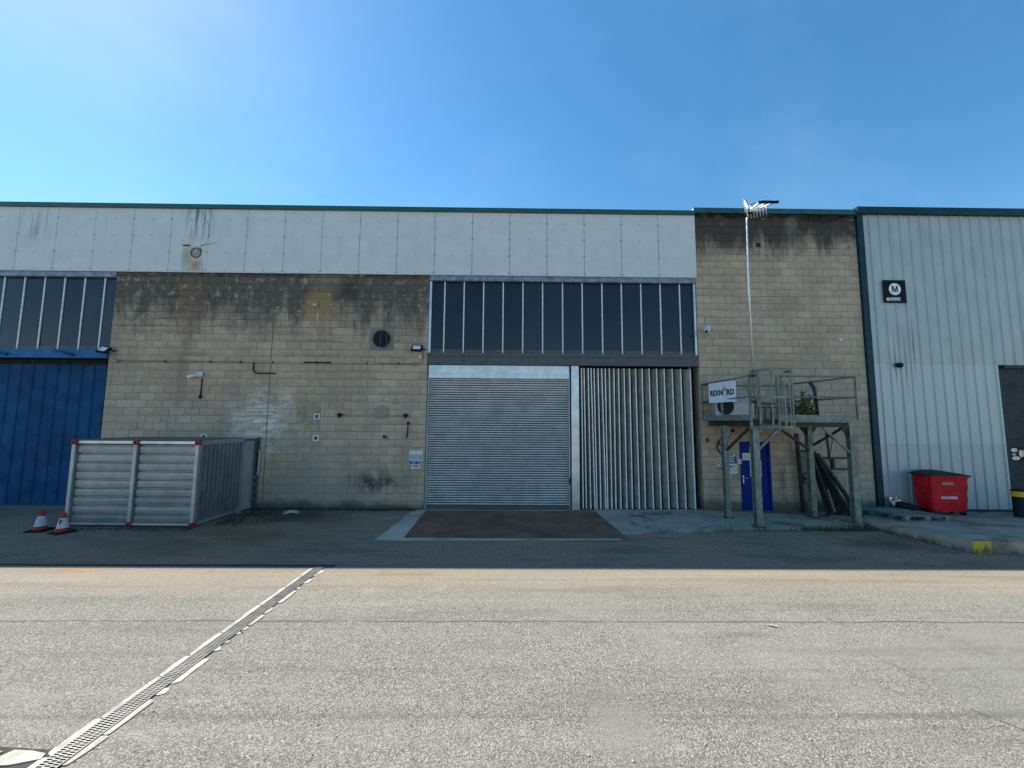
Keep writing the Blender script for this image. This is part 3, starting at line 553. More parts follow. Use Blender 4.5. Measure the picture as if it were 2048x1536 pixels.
# moss / dead vegetation hanging under the coping
vg = simple('dead_moss', (.022, .021, .014), .95, 0, .4, 12); mm = MB(); rd = random.Random(21)
for k in range(700):
    r_ = rd.random(); x = rd.gauss(9.9, .38) if r_ < .62 else (rd.gauss(7.15, .22) if r_ < .8 else rd.uniform(6.1, 10.9))
    if not XT0+.1 < x < XT1-.05: continue
    z = 9.18-abs(rd.gauss(0, .13)) if r_ < .62 else 9.18-abs(rd.gauss(0, .05)); L = rd.uniform(.02, .06); a = rd.uniform(0, 6.28); y = rd.uniform(-.06, -.005)
    mm.quad((x, y, z), (x+L*math.cos(a), y-.02*rd.random(), z+L*math.sin(a)), (x+L*.7*math.cos(a+.8), y-.01, z+L*.7*math.sin(a+.8)))
tag(mm.build('dry_moss', vg), 'dark dry moss hanging under the green coping', 'moss', None, 'stuff')

# ------------------------------------------------------------------ metal shed
sh = thing('metal_shed', 'grey ribbed sheet clad shed with dark teal trims and sectional door', 'shed', (14,0,0))
SX0, SXD = 11.19, 15.10
def sheet_profile(x0, n=3, p=.326):
    pts = []
    for i in range(n):
        a = x0+i*p; pts += [(a, 0), (a+.215, 0), (a+.232, -.034), (a+.266, -.034), (a+.283, 0)] if True else []
        pts += [(a+.09, 0)] if False else []
    pts.append((x0+n*p+.004, 0)); return pts
def sheet_mesh(z0, z1, n=3):
    b = MB(); pts = sheet_profile(0, n)
    for (a, y0), (c, y1) in zip(pts, pts[1:]): b.quad((a, y0, z0), (c, y1, z0), (c, y1, z1), (a, y0, z1))
    return b.mesh('cladding_sheet', M['shed'])
shA, shB, shC = sheet_mesh(4.43, 9.21), sheet_mesh(2.01, 4.47), sheet_mesh(.08, 2.05)
for i in range(11):
    x = SX0+i*.978
    put('cladding_sheet', shA, sh, (x-14, -.030, 0))
    if x+.9 < SXD+.05: put('cladding_sheet', shB, sh, (x-14, -.026, 0)); put('cladding_sheet', shC, sh, (x-14, -.022, 0))
    elif x > 19.3: put('cladding_sheet', shB, sh, (x-14, -.026, 0)); put('cladding_sheet', shC, sh, (x-14, -.022, 0))
ln_ = MB(); ln_.box(SX0-14, SXD+.01-14, .0, .02, .0, 9.2); ln_.box(SXD+.01-14, 5.44, .0, .02, 4.40, 9.2); ln_.box(5.44, 8.3, .0, .02, .0, 9.2); ln_.build('liner', M['void'], sh)
MB().box(XT1+.005-14, SX0+.02-14, -.075, .02, 0, 9.2).build('corner_trim', M['teal'], sh)
MB().box(XT1-.03-14, 8.3, -.15, .5, 9.21, 9.43).build('eaves_trim', M['teal'], sh)
MB().box(XT1-14, 8.3, .5, 30, 9.0, 9.2).build('roof', M['lintel'], sh); MB().box(8.3, 8.5, -.02, 30, 0, 9.2).build('side_wall', M['shed'], sh)
MB().box(SX0-14, SXD-14, -.075, .0, .02, .085).build('base_trim', M['teal'], sh)
f2 = MB()
for zz in (8.75, 6.55, 5.75, 4.62, 1.86):
    for i in range(33):
        x = SX0+i*.326+random.choice((.1, .15)); 
        if zz > 4.5 or x < SXD-.1: f2.lathe([(.012,0),(.012,.006),(0,.008)], 6, (x-14, -.031, zz), 'Y')
tag(f2.build('sheet_fixings', M['galv_dull'], sh), kind='stuff')
sdr = MB().box(SXD+.17-14, 5.3, .10, .12, .0, 4.32).build('sectional_door', M['teal'], sh)
dpm = simple('charcoal_door_panel', (.026, .034, .038), .55, 0, .15, 3, spec=.2)
for k in range(8): MB().box(SXD+.18-14, 5.28, .058, .10, .03+k*.535, .03+k*.535+.525).build('door_panel', dpm, sdr)
dfr = MB(); dfr.box(SXD-14, SXD+.165-14, .022, .1, .0, 4.42); dfr.box(SXD+.165-14, 5.45, -.05, .1, 4.33, 4.42); dfr.box(5.29, 5.45, -.07, .1, 0, 4.32); dfr.build('door_frame', M['teal'], sh)
wnm = MB().box(15.30-14, 15.95-14, .044, .057, 1.50, 1.93).build('door_window', M['black'], sdr)
ovm = simple('painted_reflection', (.55, .50, .42), .3, .2, .3, 5)  # pale ovals paint reflections onto the filmed glass
for cx, cz, rx, rz in ((15.42,1.83,.11,.06),(15.40,1.70,.07,.03),(15.45,1.59,.13,.06),(15.63,1.73,.08,.11),(15.80,1.80,.11,.06)):
    b = MB(); b.quad(*[(cx-14+rx*math.cos(t*math.pi/8)*(1 if abs(math.cos(t*math.pi/8))<.8 else .95), .0425, cz+rz*math.sin(t*math.pi/8)) for t in range(16)]); b.build('reflection_oval', ovm, wnm)

# ------------------------------------------------------------------ storage container
FX0, FX1, FY, BY, CZ = -10.55, -7.50, -2.10, -.50, 2.07
sk = thing('storage_container', 'galvanised steel flat pack storage container with red corner castings', 'container', (-9.02,-1.3,0), R(-1.5))
def sl_(x, y, z): return (x+9.02, y+1.3, z)
def cbox(name, x0, x1, y0, y1, z0, z1, m, par=None): return MB().box(x0+9.02, x1+9.02, y0+1.3, y1+1.3, z0, z1).build(name, m, par or sk)
pit = .205
plank_prof = [(.0, .004), (.006, -.005), (.080, -.008), (.156, -.006), (.162, .018), (.172, .027), (.192, .027), (pit, .004)]
fm_ = MB()
for (za, ya), (zb_, yb) in zip(plank_prof, plank_prof[1:]): fm_.quad((-.70, ya, za), (.70, ya, za), (.70, yb, zb_), (-.70, yb, zb_))
fme = fm_.mesh('wall_plank', M['galvc'])
for bx in (-9.79, -8.26):
    for k in range(9):
        put('wall_plank', fme, sk, (bx+9.02, FY+.035+1.3, .115+k*pit), (random.uniform(-.035,.035), 0, random.uniform(-.006,.006)), (.995, 1, 1))
for x in (FX0, -9.025, FX1): MB().box(x-.042+9.02, x+.042+9.02, FY-.03+1.3, FY+.06+1.3, .0, CZ).build('corner_post', M['galv_dull'], sk)
cbox('top_rail', FX0+.045, -9.07, FY, FY+.06, CZ-.085, CZ-.005, M['galv']); cbox('top_rail', -8.98, FX1-.045, FY, FY+.06, CZ-.085, CZ-.005, M['galv']); cbox('bottom_rail', FX0+.045, FX1-.045, FY-.01, FY+.05, .05, .11, M['galv_dull'])
for x in (FX0, -9.025, FX1):
    for z in (.005, CZ-.115):
        b = MB(); b.box(x-.05+9.02, x+.05+9.02, FY-.045+1.3, FY-.032+1.3, z, z+.125); b.box(x-.052+9.02, x-.043+9.02, FY-.045+1.3, FY+.05+1.3, z, z+.125); b.box(x+.043+9.02, x+.052+9.02, FY-.045+1.3, FY+.05+1.3, z, z+.125)
        c_ = b.build('corner_casting', M['red'], sk); MB().box(x-.022+9.02, x+.022+9.02, FY-.049+1.3, FY-.046+1.3, z+.03, z+.09).build('casting_hole', M['void'], c_)
# right hand side: vertical ribbed sheets
rb = MB(); npr = 10; L = (BY-FY-.16)/npr
for k in range(npr):
    y0 = FY+.1+k*L; pr_ = [(y0, 0), (y0+.012, .050), (y0+.072, .050), (y0+.084, 0), (y0+L, 0)]
    b = MB()
    for (ya, xa), (yb, xb) in zip(pr_, pr_[1:]): b.quad((FX1-.035+xa+9.02, ya+1.3, .12), (FX1-.035+xb+9.02, yb+1.3, .12), (FX1-.035+xb+9.02, yb+1.3, CZ-.1), (FX1-.035+xa+9.02, ya+1.3, CZ-.1))
    b.build('side_sheet', M['galvc'], sk)
cbox('side_rail', FX1-.03, FX1+.01, FY+.06, BY+.02, CZ-.11, CZ-.0, M['galv_dull']); cbox('side_rail', FX1-.03, FX1+.01, FY+.06, BY+.02, .04, .12, M['galv_dull'])
cbox('corner_post', FX1-.05, FX1+.035, BY-.05, BY+.05, 0, CZ, M['galv_dull'])
cbox('side_sheet', FX0-.01, FX0+.02, FY+.05, BY+.05, .1, CZ-.06, M['galv_dull'])
rf = MB().prism([(FX0+9.02+.01, FY+1.3), (FX1+9.02-.01, FY+1.3), (FX1+9.02, BY+1.3), (FX0+9.02, BY+1.3)], CZ-.02, CZ+.012).build('roof', M['lintel'], sk)
cbox('back_sheet', FX0, FX1, BY+.05, BY+.07, .05, CZ, M['galv_dull'])
# door leaf swung back towards the wall
dv = Matrix.Translation((FX1+.02+9.02, BY+.06+1.3, 0)) @ Matrix.Rotation(R(78), 4, 'Z')
b = MB(); b.box(0, .30, -.02, .0, .06, CZ-.08, dv)
for k in range(3): b.box(.02+k*.09, .055+k*.09, -.045, -.02, .10, CZ-.14, dv)
dl = b.build('door_leaf', M['galv_dull'], sk)
b = MB(); b.box(0, .42, -.05, .01, CZ-.09, CZ-.03, dv); b.box(.30, .34, -.06, .01, .04, CZ-.03, dv); b.box(.40, .45, -.07, .01, .02, CZ, dv); b.build('door_frame', M['lintel'], dl)
b = MB(); b.box(.35, .39, -.02, 0, .05, CZ-.1, dv); b.build('door_recess', M['void'], dl)
dt = lambda x, y, z: tuple(dv @ Vector((x, y, z)))
MB().tube([dt(.345,-.09,1.70), dt(.40,-.12,1.68), dt(.385,-.12,1.05), dt(.37,-.09,1.0)], .012, 6).build('lock_rod', M['bar'], dl)
for z in (.3, .5, .7, .9): MB().box(.345, .395, -.05, -.02, z, z+.04, dv).build('door_rung', M['galv_dull'], dl)
# bits at the left rear of the container
fc = thing('folded_bracket', 'small grey folded metal bracket sticking out at the container left edge', 'bracket', (-10.66,-1.9,0))
b = MB(); b.box(-.03, .06, -.02, .02, .70, .82); b.tube([(.06,0,.60),(-.06,-.02,.62),(-.07,-.02,.58)], .02, 6); b.tube([(.06,0,.36),(-.09,-.02,.38),(-.1,-.02,.34)], .022, 6); b.build('bracket', M['galv'], fc)

# ------------------------------------------------------------------ traffic cones
cred = simple('cone_red_plastic', (.42, .025, .03), .6, 0, .3, 9, dirt=(.18, .025, .025), spec=.2); cwh = simple('cone_white_sleeve', (.46, .48, .48), .5, 0, .2, 9, dirt=(.30, .31, .31))
def make_cone(loc, label, rz, tilt=0):
    t = thing('traffic_cone', label, 'traffic cone', loc, rz, 'traffic cones by the container')
    b = MB(); b.box(-.175, .175, -.175, .175, .0, .035); b.box(-.15, .15, -.15, .15, .035, .045); b.build('base', M['black'], t)
    b = MB(); b.lathe([(.122,.045),(.110,.10),(.106,.12)], 24); b.lathe([(.060,.335),(.043,.425),(.040,.44),(.026,.45),(.0,.45)], 24); b.build('cone_body', cred, t)
    b = MB(); b.lathe([(.110,.118),(.108,.12),(.061,.336),(.058,.338)], 24); b.build('sleeve', cwh, t)
    if tilt: t.rotation_euler.x = tilt
    return t
a = G(80,1062); make_cone((a[0], a[1], .004), 'red and white traffic cone standing alone before the blue door', .15)
a = G(124,1066); c2 = make_cone((a[0], a[1], .004), 'red and white traffic cone with a torn sleeve against the container corner', -.35)
b = MB(); b.quad(*[((.092-.0*k)*math.cos(t), .092*math.sin(t), z) for t, z, k in ((-1.3,.19,0),(-.9,.2,0),(-.6,.3,0),(-1.0,.33,0))]); b.build('sleeve_tear', cred, c2)

# ------------------------------------------------------------------ fittings on the warehouse wall
def lens(): return simple('lamp_glass', (.62, .66, .66), .2, 0, .1, 9)
LG = lens()
def floodlight(u, v, label, flip):
    x, z = W(u, v); t = thing('floodlight', label, 'floodlight', (x, 0, z), 0, 'black floodlights on the block wall')
    m = Matrix.Translation((0, -.22, 0)) @ Matrix.Rotation(R(-38), 4, 'X') @ Matrix.Rotation(R(flip), 4, 'Y')
    MB().box(-.16, .16, -.03, .03, -.12, .12, m).build('housing', M['black'], t)
    MB().box(-.115, .115, -.036, -.031, -.075, .075, m).build('lens', LG, t)
    b = MB(); b.tube([(.16,-.22,0),(.20,-.12,0),(.20,.01,.0)], .014, 6); b.tube([(-.16,-.22,0),(-.17,-.1,0),(.20,-.02,0)], .012, 6); b.build('bracket', M['black'], t)
    return t
floodlight(222, 702, 'black floodlight at the top right corner of the blue door', 12)
f_ = floodlight(837, 699, 'black floodlight on the wall corner beside the long window band', 4)
x, z = W(841, 714); t = thing('photocell', 'small white round sensor under the right hand floodlight', 'sensor', (x, 0, z)); MB().lathe([(.045,0),(.045,.04),(.03,.06),(0,.065)], 12, (0,0,0), 'Y').build('sensor_body', M['white'], t)
# conduit run
cdm = simple('grey_conduit', (.22, .20, .18), .5, .2, .35, 3); cdw = simple('pale_conduit', (.42, .40, .36), .5, 0, .2, 4)
t = thing('conduit', 'long horizontal conduit pipe crossing the block wall below the vents', 'conduit', (-7.2,0,4.32))
m_ = MB(); m_.tube([(-11.8+7.2,-.03,.005),(-7.95+7.2,-.03,.005)], .014, 6); m_.build('pipe', cdm, t)
m_ = MB(); m_.tube([(-7.95+7.2,-.03,.005),(-3.9+7.2,-.03,-.005)], .016, 6); m_.build('pipe', cdw, t)
m_ = MB(); m_.tube([(-3.9+7.2,-.03,-.005),(-2.66+7.2,-.03,-.012),(-2.58+7.2,-.03,.03),(-2.57+7.2,-.03,.40)], .014, 6); m_.tube([(-11.8+7.2,-.03,.005),(-11.87+7.2,-.03,.08),(-11.8+7.2,-.05,.22)], .010, 6); m_.build('pipe', cdm, t)
for x in (-10.3,-8.95,-8.05,-7.08,-5.77,-4.25,-3.3): MB().box(x-.014+7.2, x+.014+7.2, -.05, .0, -.03, .03).build('clip', M['black'], t)
for x in (-11.75,-2.83): MB().lathe([(.055,0),(.055,.06),(0,.062)], 12, (x+7.2, 0, -.01), 'Y').build('junction_box', cdm, t)
MB().tube([(-7.65+7.2,-.03,.01),(-7.66+7.2,-.03,-.25),(-7.60+7.2,-.03,-.32),(-7.5+7.2,-.03,-.335),(-6.98+7.2,-.03,-.335)], .018, 6).build('branch_pipe', M['black'], t)
MB().tube([(-5.79+7.2,-.03,0),(-5.80+7.2,-.03,-.36)], .014, 6).build('branch_pipe', cdw, t)
MB().tube([(-6.15+7.2,-.035,.003),(-5.33+7.2,-.035,.0)], .02, 6).build('pipe_sleeve', M['black'], t)
# fan vent
x, z = W(764, 678); t = thing('extractor_vent', 'round dark extractor vent in a square grey plate', 'vent', (x,0,z))
b = MB(); N_ = 28; rr = .265; h = .36
sqp = []
for k in range(N_):
    a = 2*math.pi*k/N_; cx_, sx_ = math.cos(a), math.sin(a); q = h/max(abs(cx_), abs(sx_)); sqp.append((cx_*q, sx_*q))
for k in range(N_):
    k2 = (k+1) % N_; a, c = 2*math.pi*k/N_, 2*math.pi*k2/N_
    b.quad((rr*math.cos(a), -.014, rr*math.sin(a)), (rr*math.cos(c), -.014, rr*math.sin(c)), (sqp[k2][0], -.014, sqp[k2][1]), (sqp[k][0], -.014, sqp[k][1]))
b.box(-h, h, -.012, .0, h-.004, h); b.box(-h, h, -.012, 0, -h, -h+.004)
b.build('plate', simple('vent_plate', (.20, .185, .155), .7, .1, .2, 4), t)
MB().lathe([(rr+.012,0),(rr+.012,.045),(rr-.012,.045),(rr-.012,.0)], 28, (0,0,0), 'Y').build('ring', M['lintel'], t)
b = MB(); b.quad(*[((rr-.01)*math.cos(2*math.pi*k/N_), -.008, (rr-.01)*math.sin(2*math.pi*k/N_)) for k in range(N_)]); b.build('fan_hole', M['void'], t)
for k in range(5):
    m = Matrix.Rotation(k*2*math.pi/5, 4, 'Y'); b = MB(); b.quad(*[tuple(m @ Vector(p)) for p in ((.04,-.012,-.05),(.23,-.02,-.10),(.24,-.012,.03),(.05,-.010,.05))]); b.build('fan_blade', M['black'], t)
for x_ in (-.03, .16): MB().box(x_-.008, x_+.008, -.05, -.03, -math.sqrt(rr*rr-x_*x_), math.sqrt(rr*rr-x_*x_)).build('guard_bar', M['lintel'], t)
x, z = W(633.5, 616); t = thing('outlet_pipe', 'short pale outlet pipe in the ochre stained patch of wall', 'pipe', (x,0,z))
m = Matrix.Rotation(R(-20), 4, 'X'); b = MB(); b.tube([tuple(m @ Vector(p)) for p in ((0,.08,0),(0,-.19,0))], .068, 14, False); b.build('pipe', M['cement'], t); MB().tube([tuple(m @ Vector(p)) for p in ((0,-.05,0),(0,-.17,0))], .058, 14).build('pipe_bore', M['offwhite'], t)
for (u, v), lb in (((634,833),'small white framed square vent in the patched blockwork'), ((632,876),'small white framed square vent below the patched blockwork'), ((408,874),'small white framed square vent just above the container roof')):
    x, z = W(u, v); t = thing('wall_vent', lb, 'vent', (x,0,z), 0, 'square vents in the block wall')
    b = MB()
    for q in ((-.085,.085,.055,.085),(-.085,.085,-.085,-.055),(-.085,-.055,-.055,.055),(.055,.085,-.055,.055)): b.box(q[0], q[1], -.02, 0, q[2], q[3])
    b.build('frame', M['white'], t)
    MB().box(-.055, .055, -.006, 0, -.055, .055).build('grille', M['lintel'], t)
    for k in range(3): MB().box(-.055, .055, -.014, -.006, -.04+k*.035, -.03+k*.035).build('louvre', M['lintel'], t)
for (u, v), lb in (((680,830),'black bulkhead wall lamp at the left end of the thin rail'), ((812,831),'black bulkhead wall lamp at the right end of the thin rail')):
    x, z = W(u, v); t = thing('wall_lamp', lb, 'lamp', (x,0,z), 0, 'black lamps on the thin rail')
    MB().lathe([(.055,0),(.06,.05),(.05,.10),(.0,.12)], 12, (0,0,0), 'Y').build('lamp_body', M['black'], t); MB().box(-.075, .075, -.05, 0, .015, .04).build('lamp_hood', M['black'], t); MB().tube([(0,-.05,-.03),(-.01,-.06,-.10)], .016, 6).build('cable_gland', M['black'], t)
x, z = W(746, 830.5); t = thing('cable_rail', 'thin pale cable rail between two black wall lamps', 'rail', (x,0,z)); MB().tube([(-.93,-.02,.004),(.92,-.02,-.004)], .007, 6).build('cable', cdw, t)
for k in (-.86,-.45,0,.42,.8): MB().box(k-.012, k+.012, -.03, 0, -.014, .014).build('clip', M['black'], t)
x, z = W(817, 846); t = thing('hose_stub', 'black hose hanging from a round spout beside the shutter', 'hose', (x,0,z))
MB().lathe([(.035,0),(.04,.05),(0,.06)], 12, (0,0,0), 'Y').build('spout', M['black'], t); MB().tube([(0,-.045,-.01),(.0,-.06,-.12),(-.005,-.05,-.28),(-.04,-.045,-.45)], .018, 8).build('hose', M['black'], t)
x, z = W(769, 873); t = thing('pipe_end', 'small black pipe end poking from the wall below the lamps', 'pipe', (x,0,z)); MB().lathe([(.04,0),(.045,.05),(.02,.05),(.02,.0)], 12, (0,0,0), 'Y').build('collar', M['black'], t); MB().tube([(.03,-.03,-.02),(.08,-.05,-.06)], .02, 6).build('stub', M['rust'], t)
x, z = W(774, 799); t = thing('wall_boss', 'small round metal boss beside the faint ring mark', 'boss', (x,0,z)); MB().lathe([(.03,0),(.03,.04),(.02,.06),(0,.065)], 12, (0,0,0), 'Y').build('boss', M['bar'], t)
x, z = W(791, 803); t = thing('repair_ring', 'faint round mortar ring left on the blockwork', 'repair', (x,0,z)); MB().lathe([(.085,0),(.085,.006),(.06,.006),(.06,0)], 18, (0,0,0), 'Y').build('ring', simple('old_repair_mortar', (.27,.235,.18), .9), t)
rm = simple('patched_block', (.33, .27, .185), .92, 0, .25, 7, .5)
x0_, z0_ = W(594, 848); x1_, z1_ = W(640, 803); t = thing('block_repair', 'patched rectangle of darker blocks with raised mortar edges', 'repair', ((x0_+x1_)/2, 0, z0_))
for r_ in range(3):
    wds = ((.0,.64),(.64,.9)) if r_ == 0 else (((0,.35),(.35,.9)) if r_ == 1 else ((0,.62),(.62,.9)))
    for a_, b_ in wds: MB().box(-.36+a_*.80, -.36+b_*.80-.012, -.004, .0, r_*.225+.006, r_*.225+.214).build('block', rm, t)
# CCTV
def cctv(x, z, Y, label, s=1.0, rz=0, tilt=22, leftward=True):
    t = thing('cctv_camera', label, 'security camera', (x, Y, z), rz, 'white security cameras')
    m = Matrix.Translation((0,-.18,0)) @ Matrix.Rotation(R(tilt), 4, 'X') @ Matrix.Scale(.72*s, 4)
    b = MB(); b.box(-.055, .055, -.30, .02, -.045, .05, m); b.build('housing', M['white'], t); b = MB(); b.box(-.062, .062, -.36, .03, .05, .062, m); b.build('sun_shield', M['white'], t)
    b = MB(); b.box(-.045, .045, -.306, -.30, -.036, .04, m); b.build('lens', M['void'], t)
    return t
x, z = W(405, 752); t = cctv(x+.02, z+.02, 0, 'white security camera pointing left above a black cable on the block wall', 1, R(-62))
b = MB(); b.lathe([(.075,0),(.08,.06),(.07,.14),(0,.15)], 14, (.02,-.0,.02), 'Y'); b.build('mount', M['white'], t); t.children[-1].rotation_euler.z = R(62)
t2 = thing('camera_cable', 'black cable dropping from the left camera to a round entry', 'cable', (x,0,z-.08)); MB().tube([(0.02,-.03,0),(.01,-.03,-.5)], .016, 6).build('cable', M['black'], t2); MB().lathe([(.05,0),(.05,.04),(0,.045)], 10, (.0,0,-.55), 'Y').build('entry', M['black'], t2)
x, z = W(1420, 658); t = cctv(x, z, 0, 'white security camera angled down on the tall buff bay', 1.45, R(-40), 30)
b = MB(); b.tube([(.0,.0,-.15),(-.02,-.08,-.15),(0,-.24,-.03)], .022, 8); b.lathe([(.05,0),(.05,.02),(0,.025)], 10, (0,0,-.15), 'Y'); b.build('mount', M['offwhite'], t)

# ------------------------------------------------------------------ signs
paper = simple('white_sign_face', (.62, .64, .68), .5, 0, .06, 5); ink = simple('black_print', (.015, .016, .02), .6, 0, .1); blueink = simple('blue_print', (.02, .10, .22), .6, 0, .1); redink = simple('red_print', (.36, .02, .04), .6, 0, .1); greyink = simple('grey_print', (.30, .34, .40), .6, 0, .1); tealsign = simple('teal_sign_face', (.012, .085, .14), .5, 0, .08); yel = simple('yellow_print', (.55, .40, .03), .55, 0, .1)
def sign(name, label, u0, v0, u1, v1, m, Y=-.012, th=.008, cat='sign', group=None):
    x0, z1 = W(u0, v0, Y); x1, z0 = W(u1, v1, Y); t = thing(name, label, cat, ((x0+x1)/2, Y, (z0+z1)/2), 0, group); wd, hg = x1-x0, z1-z0
    MB().box(-wd/2, wd/2, -th, 0, -hg/2, hg/2).build('board', m, t); return t, wd, hg
def bars_(t, rows, m, wd, y=-.0105, name='printed_line'):
    for x0, x1, z, h in rows: MB().box(x0*wd, x1*wd, y-.0004, y, z-h/2, z+h/2).build(name, m, t)
t, wd, hg = sign('notice_board', 'white site notice with grey text panel left of the shutter', 819, 901, 845.5, 922, paper)
MB().box(-wd*.44, wd*.44, -.0098, -.0088, -hg*.40, hg*.14).build('text_panel', greyink, t)
text('lettering', '1', .075, ink, t, (0,-.010,.10), bold=.003); bars_(t, [(-.3,.28,.01,.012),(-.24,.2,-.03,.012),(-.36,.34,-.075,.014)], paper, wd, -.0105)
t, wd, hg = sign('notice_board', 'blue number plate 407 above the torn white notice', 820, 922.5, 836, 928, blueink, -.012); text('lettering', '407', .075, paper, t, (.0,-.0105,0), bold=.001)
t, wd, hg = sign('notice_board', 'torn white and green edged notice below the blue plate', 821.5, 928.5, 840.5, 938, paper, -.011); bars_(t, [(-.3,.36,.035,.018),(-.34,.3,.0,.016),(-.05,.35,-.04,.018)], ink, wd, -.0098); MB().box(-wd*.5, -wd*.44, -.0092, -.0085, -hg/2, hg/2).build('green_edge', simple('green_print', (.12,.3,.14), .6), t)
t, wd, hg = sign('prohibition_sign', 'white no smoking sign with red base panel under the platform', 1432, 922, 1446, 942.5, paper)
ns = MB(); 
for k in range(24):
    a, c = 2*math.pi*k/24, 2*math.pi*(k+1)/24; ns.quad((.078*math.cos(a), -.0098, .075+.078*math.sin(a)), (.078*math.cos(c), -.0098, .075+.078*math.sin(c)), (.062*math.cos(c), -.0098, .075+.062*math.sin(c)), (.062*math.cos(a), -.0098, .075+.062*math.sin(a)))
ns.build('ring', ink, t); b = MB(); b.beam((-.048,-.0103,.123), (.048,-.0103,.027), .016, .0006, (0,1,0)); b.build('slash', ink, t); b = MB(); b.box(-.04,.05,-.0099,-.0096,.065,.08); b.build('cigarette', ink, t)
MB().box(-wd*.43, wd*.43, -.0096, -.0085, -hg*.46, -hg*.06).build('red_panel', redink, t); text('lettering', 'NO', .035, paper, t, (0,-.0112,-.055), bold=.001); text('lettering', 'SMOKING', .033, paper, t, (0,-.0112,-.10), bold=.001)
t, wd, hg = sign('company_sign', 'dark teal company sign with white lines of text under the platform', 1448, 907, 1472, 927, tealsign, -.013); bars_(t, [(-.1,.22,.11,.018),(-.15,.36,.06,.028),(-.2,.36,.0,.018),(-.2,.32,-.05,.022),(-.2,.38,-.10,.018)], paper, wd); MB().box(.26*wd, .44*wd, -.0105, -.0088, .075, .135).build('logo_square', paper, t)
t, wd, hg = sign('company_sign', 'white company sign with grey lettering below the teal one', 1449, 927.3, 1475, 947.5, paper, -.012); text('lettering', 'regal', .10, ink, t, (-.06,-.0095,.07), bold=.003, shear=.15); text('lettering', 'rexnord', .11, greyink, t, (-.02,-.0095,-.02), bold=.001); bars_(t, [(-.2,.38,-.09,.02)], greyink, wd); b = MB(); b.box(.07,.13,-.0098,-.009,.05,.1); b.build('emblem', greyink, t)
t, wd, hg = sign('letter_box', 'small white box on the wall left of the blue personnel door', 1474, 918, 1481.5, 927.5, M['offwhite'], -.004, .05, 'box')
def dsign(name, label, u0, v0, u1, v1): return sign(name, label, u0, v0, u1, v1, paper, .058, .004, 'notice', 'paper notices on the blue door')
t, wd, hg = dsign('door_notice', 'landscape white paper notice left of the platform post on the blue door', 1484, 906, 1505, 920.5); bars_(t, [(-.36,.4,.04,.012),(-.36,.38,.0,.012),(-.3,.3,-.04,.012)], greyink, wd, -.0045)
t, wd, hg = dsign('door_notice', 'upper white paper notice partly hidden behind the platform post', 1499, 893, 1520, 905); bars_(t, [(-.45,-.2,-.05,.04),(.25,.42,-.04,.03)], ink, wd, -.0045)
t, wd, hg = dsign('door_notice', 'tall white notice with two dark pictogram panels on the blue door', 1499.5, 921, 1523.5, 953.5); bars_(t, [(-.44,.44,.03,.06),(-.44,.44,-.16,.12)], ink, wd, -.0045)
t, wd, hg = sign('door_sign', 'pale square sign fixed above the blue personnel door', 1497, 867, 1522, 884, M['cement'], -.012); bars_(t, [(-.4,.4,.05,.03),(-.3,.4,-.06,.03)], greyink, wd)
x, z = W(1517, 862, -.05); t = thing('door_lamp', 'small bright white bulkhead lamp above the blue door sign', 'lamp', (x,-.0,z)); MB().box(-.07, .07, -.09, 0, -.03, .03).build('lamp_body', M['white'], t)

# ------------------------------------------------------------------ steel platform
PX0, PX1, PY = 6.18, 8.93, -1.92
pf = thing('steel_platform', 'grey green steel access platform with handrails and caged ladder opening', 'platform', (7.5,-1.0,0))
def pl_(*p): return (p[0]-7.5, p[1]+1.0, p[2])
def pbeam(name, p0, p1, w_, h_, m=None, par=None, up=(0,0,1)): return MB().beam(pl_(*p0), pl_(*p1), w_, h_, up).build(name, m or M['platform'], par or pf)
def ptube(name, pts, r, m=None, par=None): return MB().tube([pl_(*p) for p in pts], r, 8).build(name, m or M['rail'], par or pf)
LB, LF, RF, RB = (5.89,-.06), (6.19,PY), (8.95,PY), (8.62,-.06)
LM = (6.02,-.95)
for (x, y), top in (((6.30,PY+.05), 2.52), ((8.78,PY+.05), 2.50), ((6.06,-.90), 2.52), ((8.50,-.80), 2.50)):
    p_ = MB().hsec(pl_(x, y, 0), pl_(x, y, top), .155 if y < -1.5 else .13, .15, .016, (0,1,0)).build('post', M['platform'], pf)
    MB().box(x-.11-7.5, x+.11-7.5, y-.11+1, y+.11+1, .012, .026).build('base_plate', M['rust'], p_)
MB().prism([pl_(*LB, 0)[:2], pl_(*LF, 0)[:2], pl_(6.95,PY,0)[:2], pl_(6.95,-.9,0)[:2], pl_(6.95,-.06,0)[:2]][::1], 2.66, 2.70).build('deck', M['rust'], pf)
MB().prism([pl_(6.96,PY,0)[:2], pl_(*RF,0)[:2], pl_(*RB,0)[:2], pl_(6.96,-.06,0)[:2]], 2.66, 2.70).build('deck', M['rust'], pf)
pbeam('toe_board', (*LB,2.735), (*LF,2.735), .015, .15); pbeam('toe_board', (6.97,PY,2.735), (*RF,2.735), .015, .15); pbeam('toe_board', (*RF,2.735), (*RB,2.735), .015, .15)
dsm = simple('dark_deck_beam', (.05, .048, .042), .7, .2, .3, 6)
pbeam('edge_angle', (6.97,PY-.004,2.64), (*RF[:1],PY-.004,2.64), .06, .035)
for a, b in (((6.30,PY+.08),(6.06,-.06)), ((8.78,PY+.08),(8.50,-.06))): MB().hsec(pl_(*a,2.58), pl_(*b,2.58), .10, .15, .012).build('deck_beam', dsm, pf)
MB().hsec(pl_(6.30,PY+.08,2.585), pl_(8.78,PY+.08,2.585), .10, .14, .012).build('deck_beam', dsm, pf); MB().hsec(pl_(6.06,-.5,2.58), pl_(8.6,-.5,2.58), .10, .14, .012).build('deck_beam', dsm, pf)
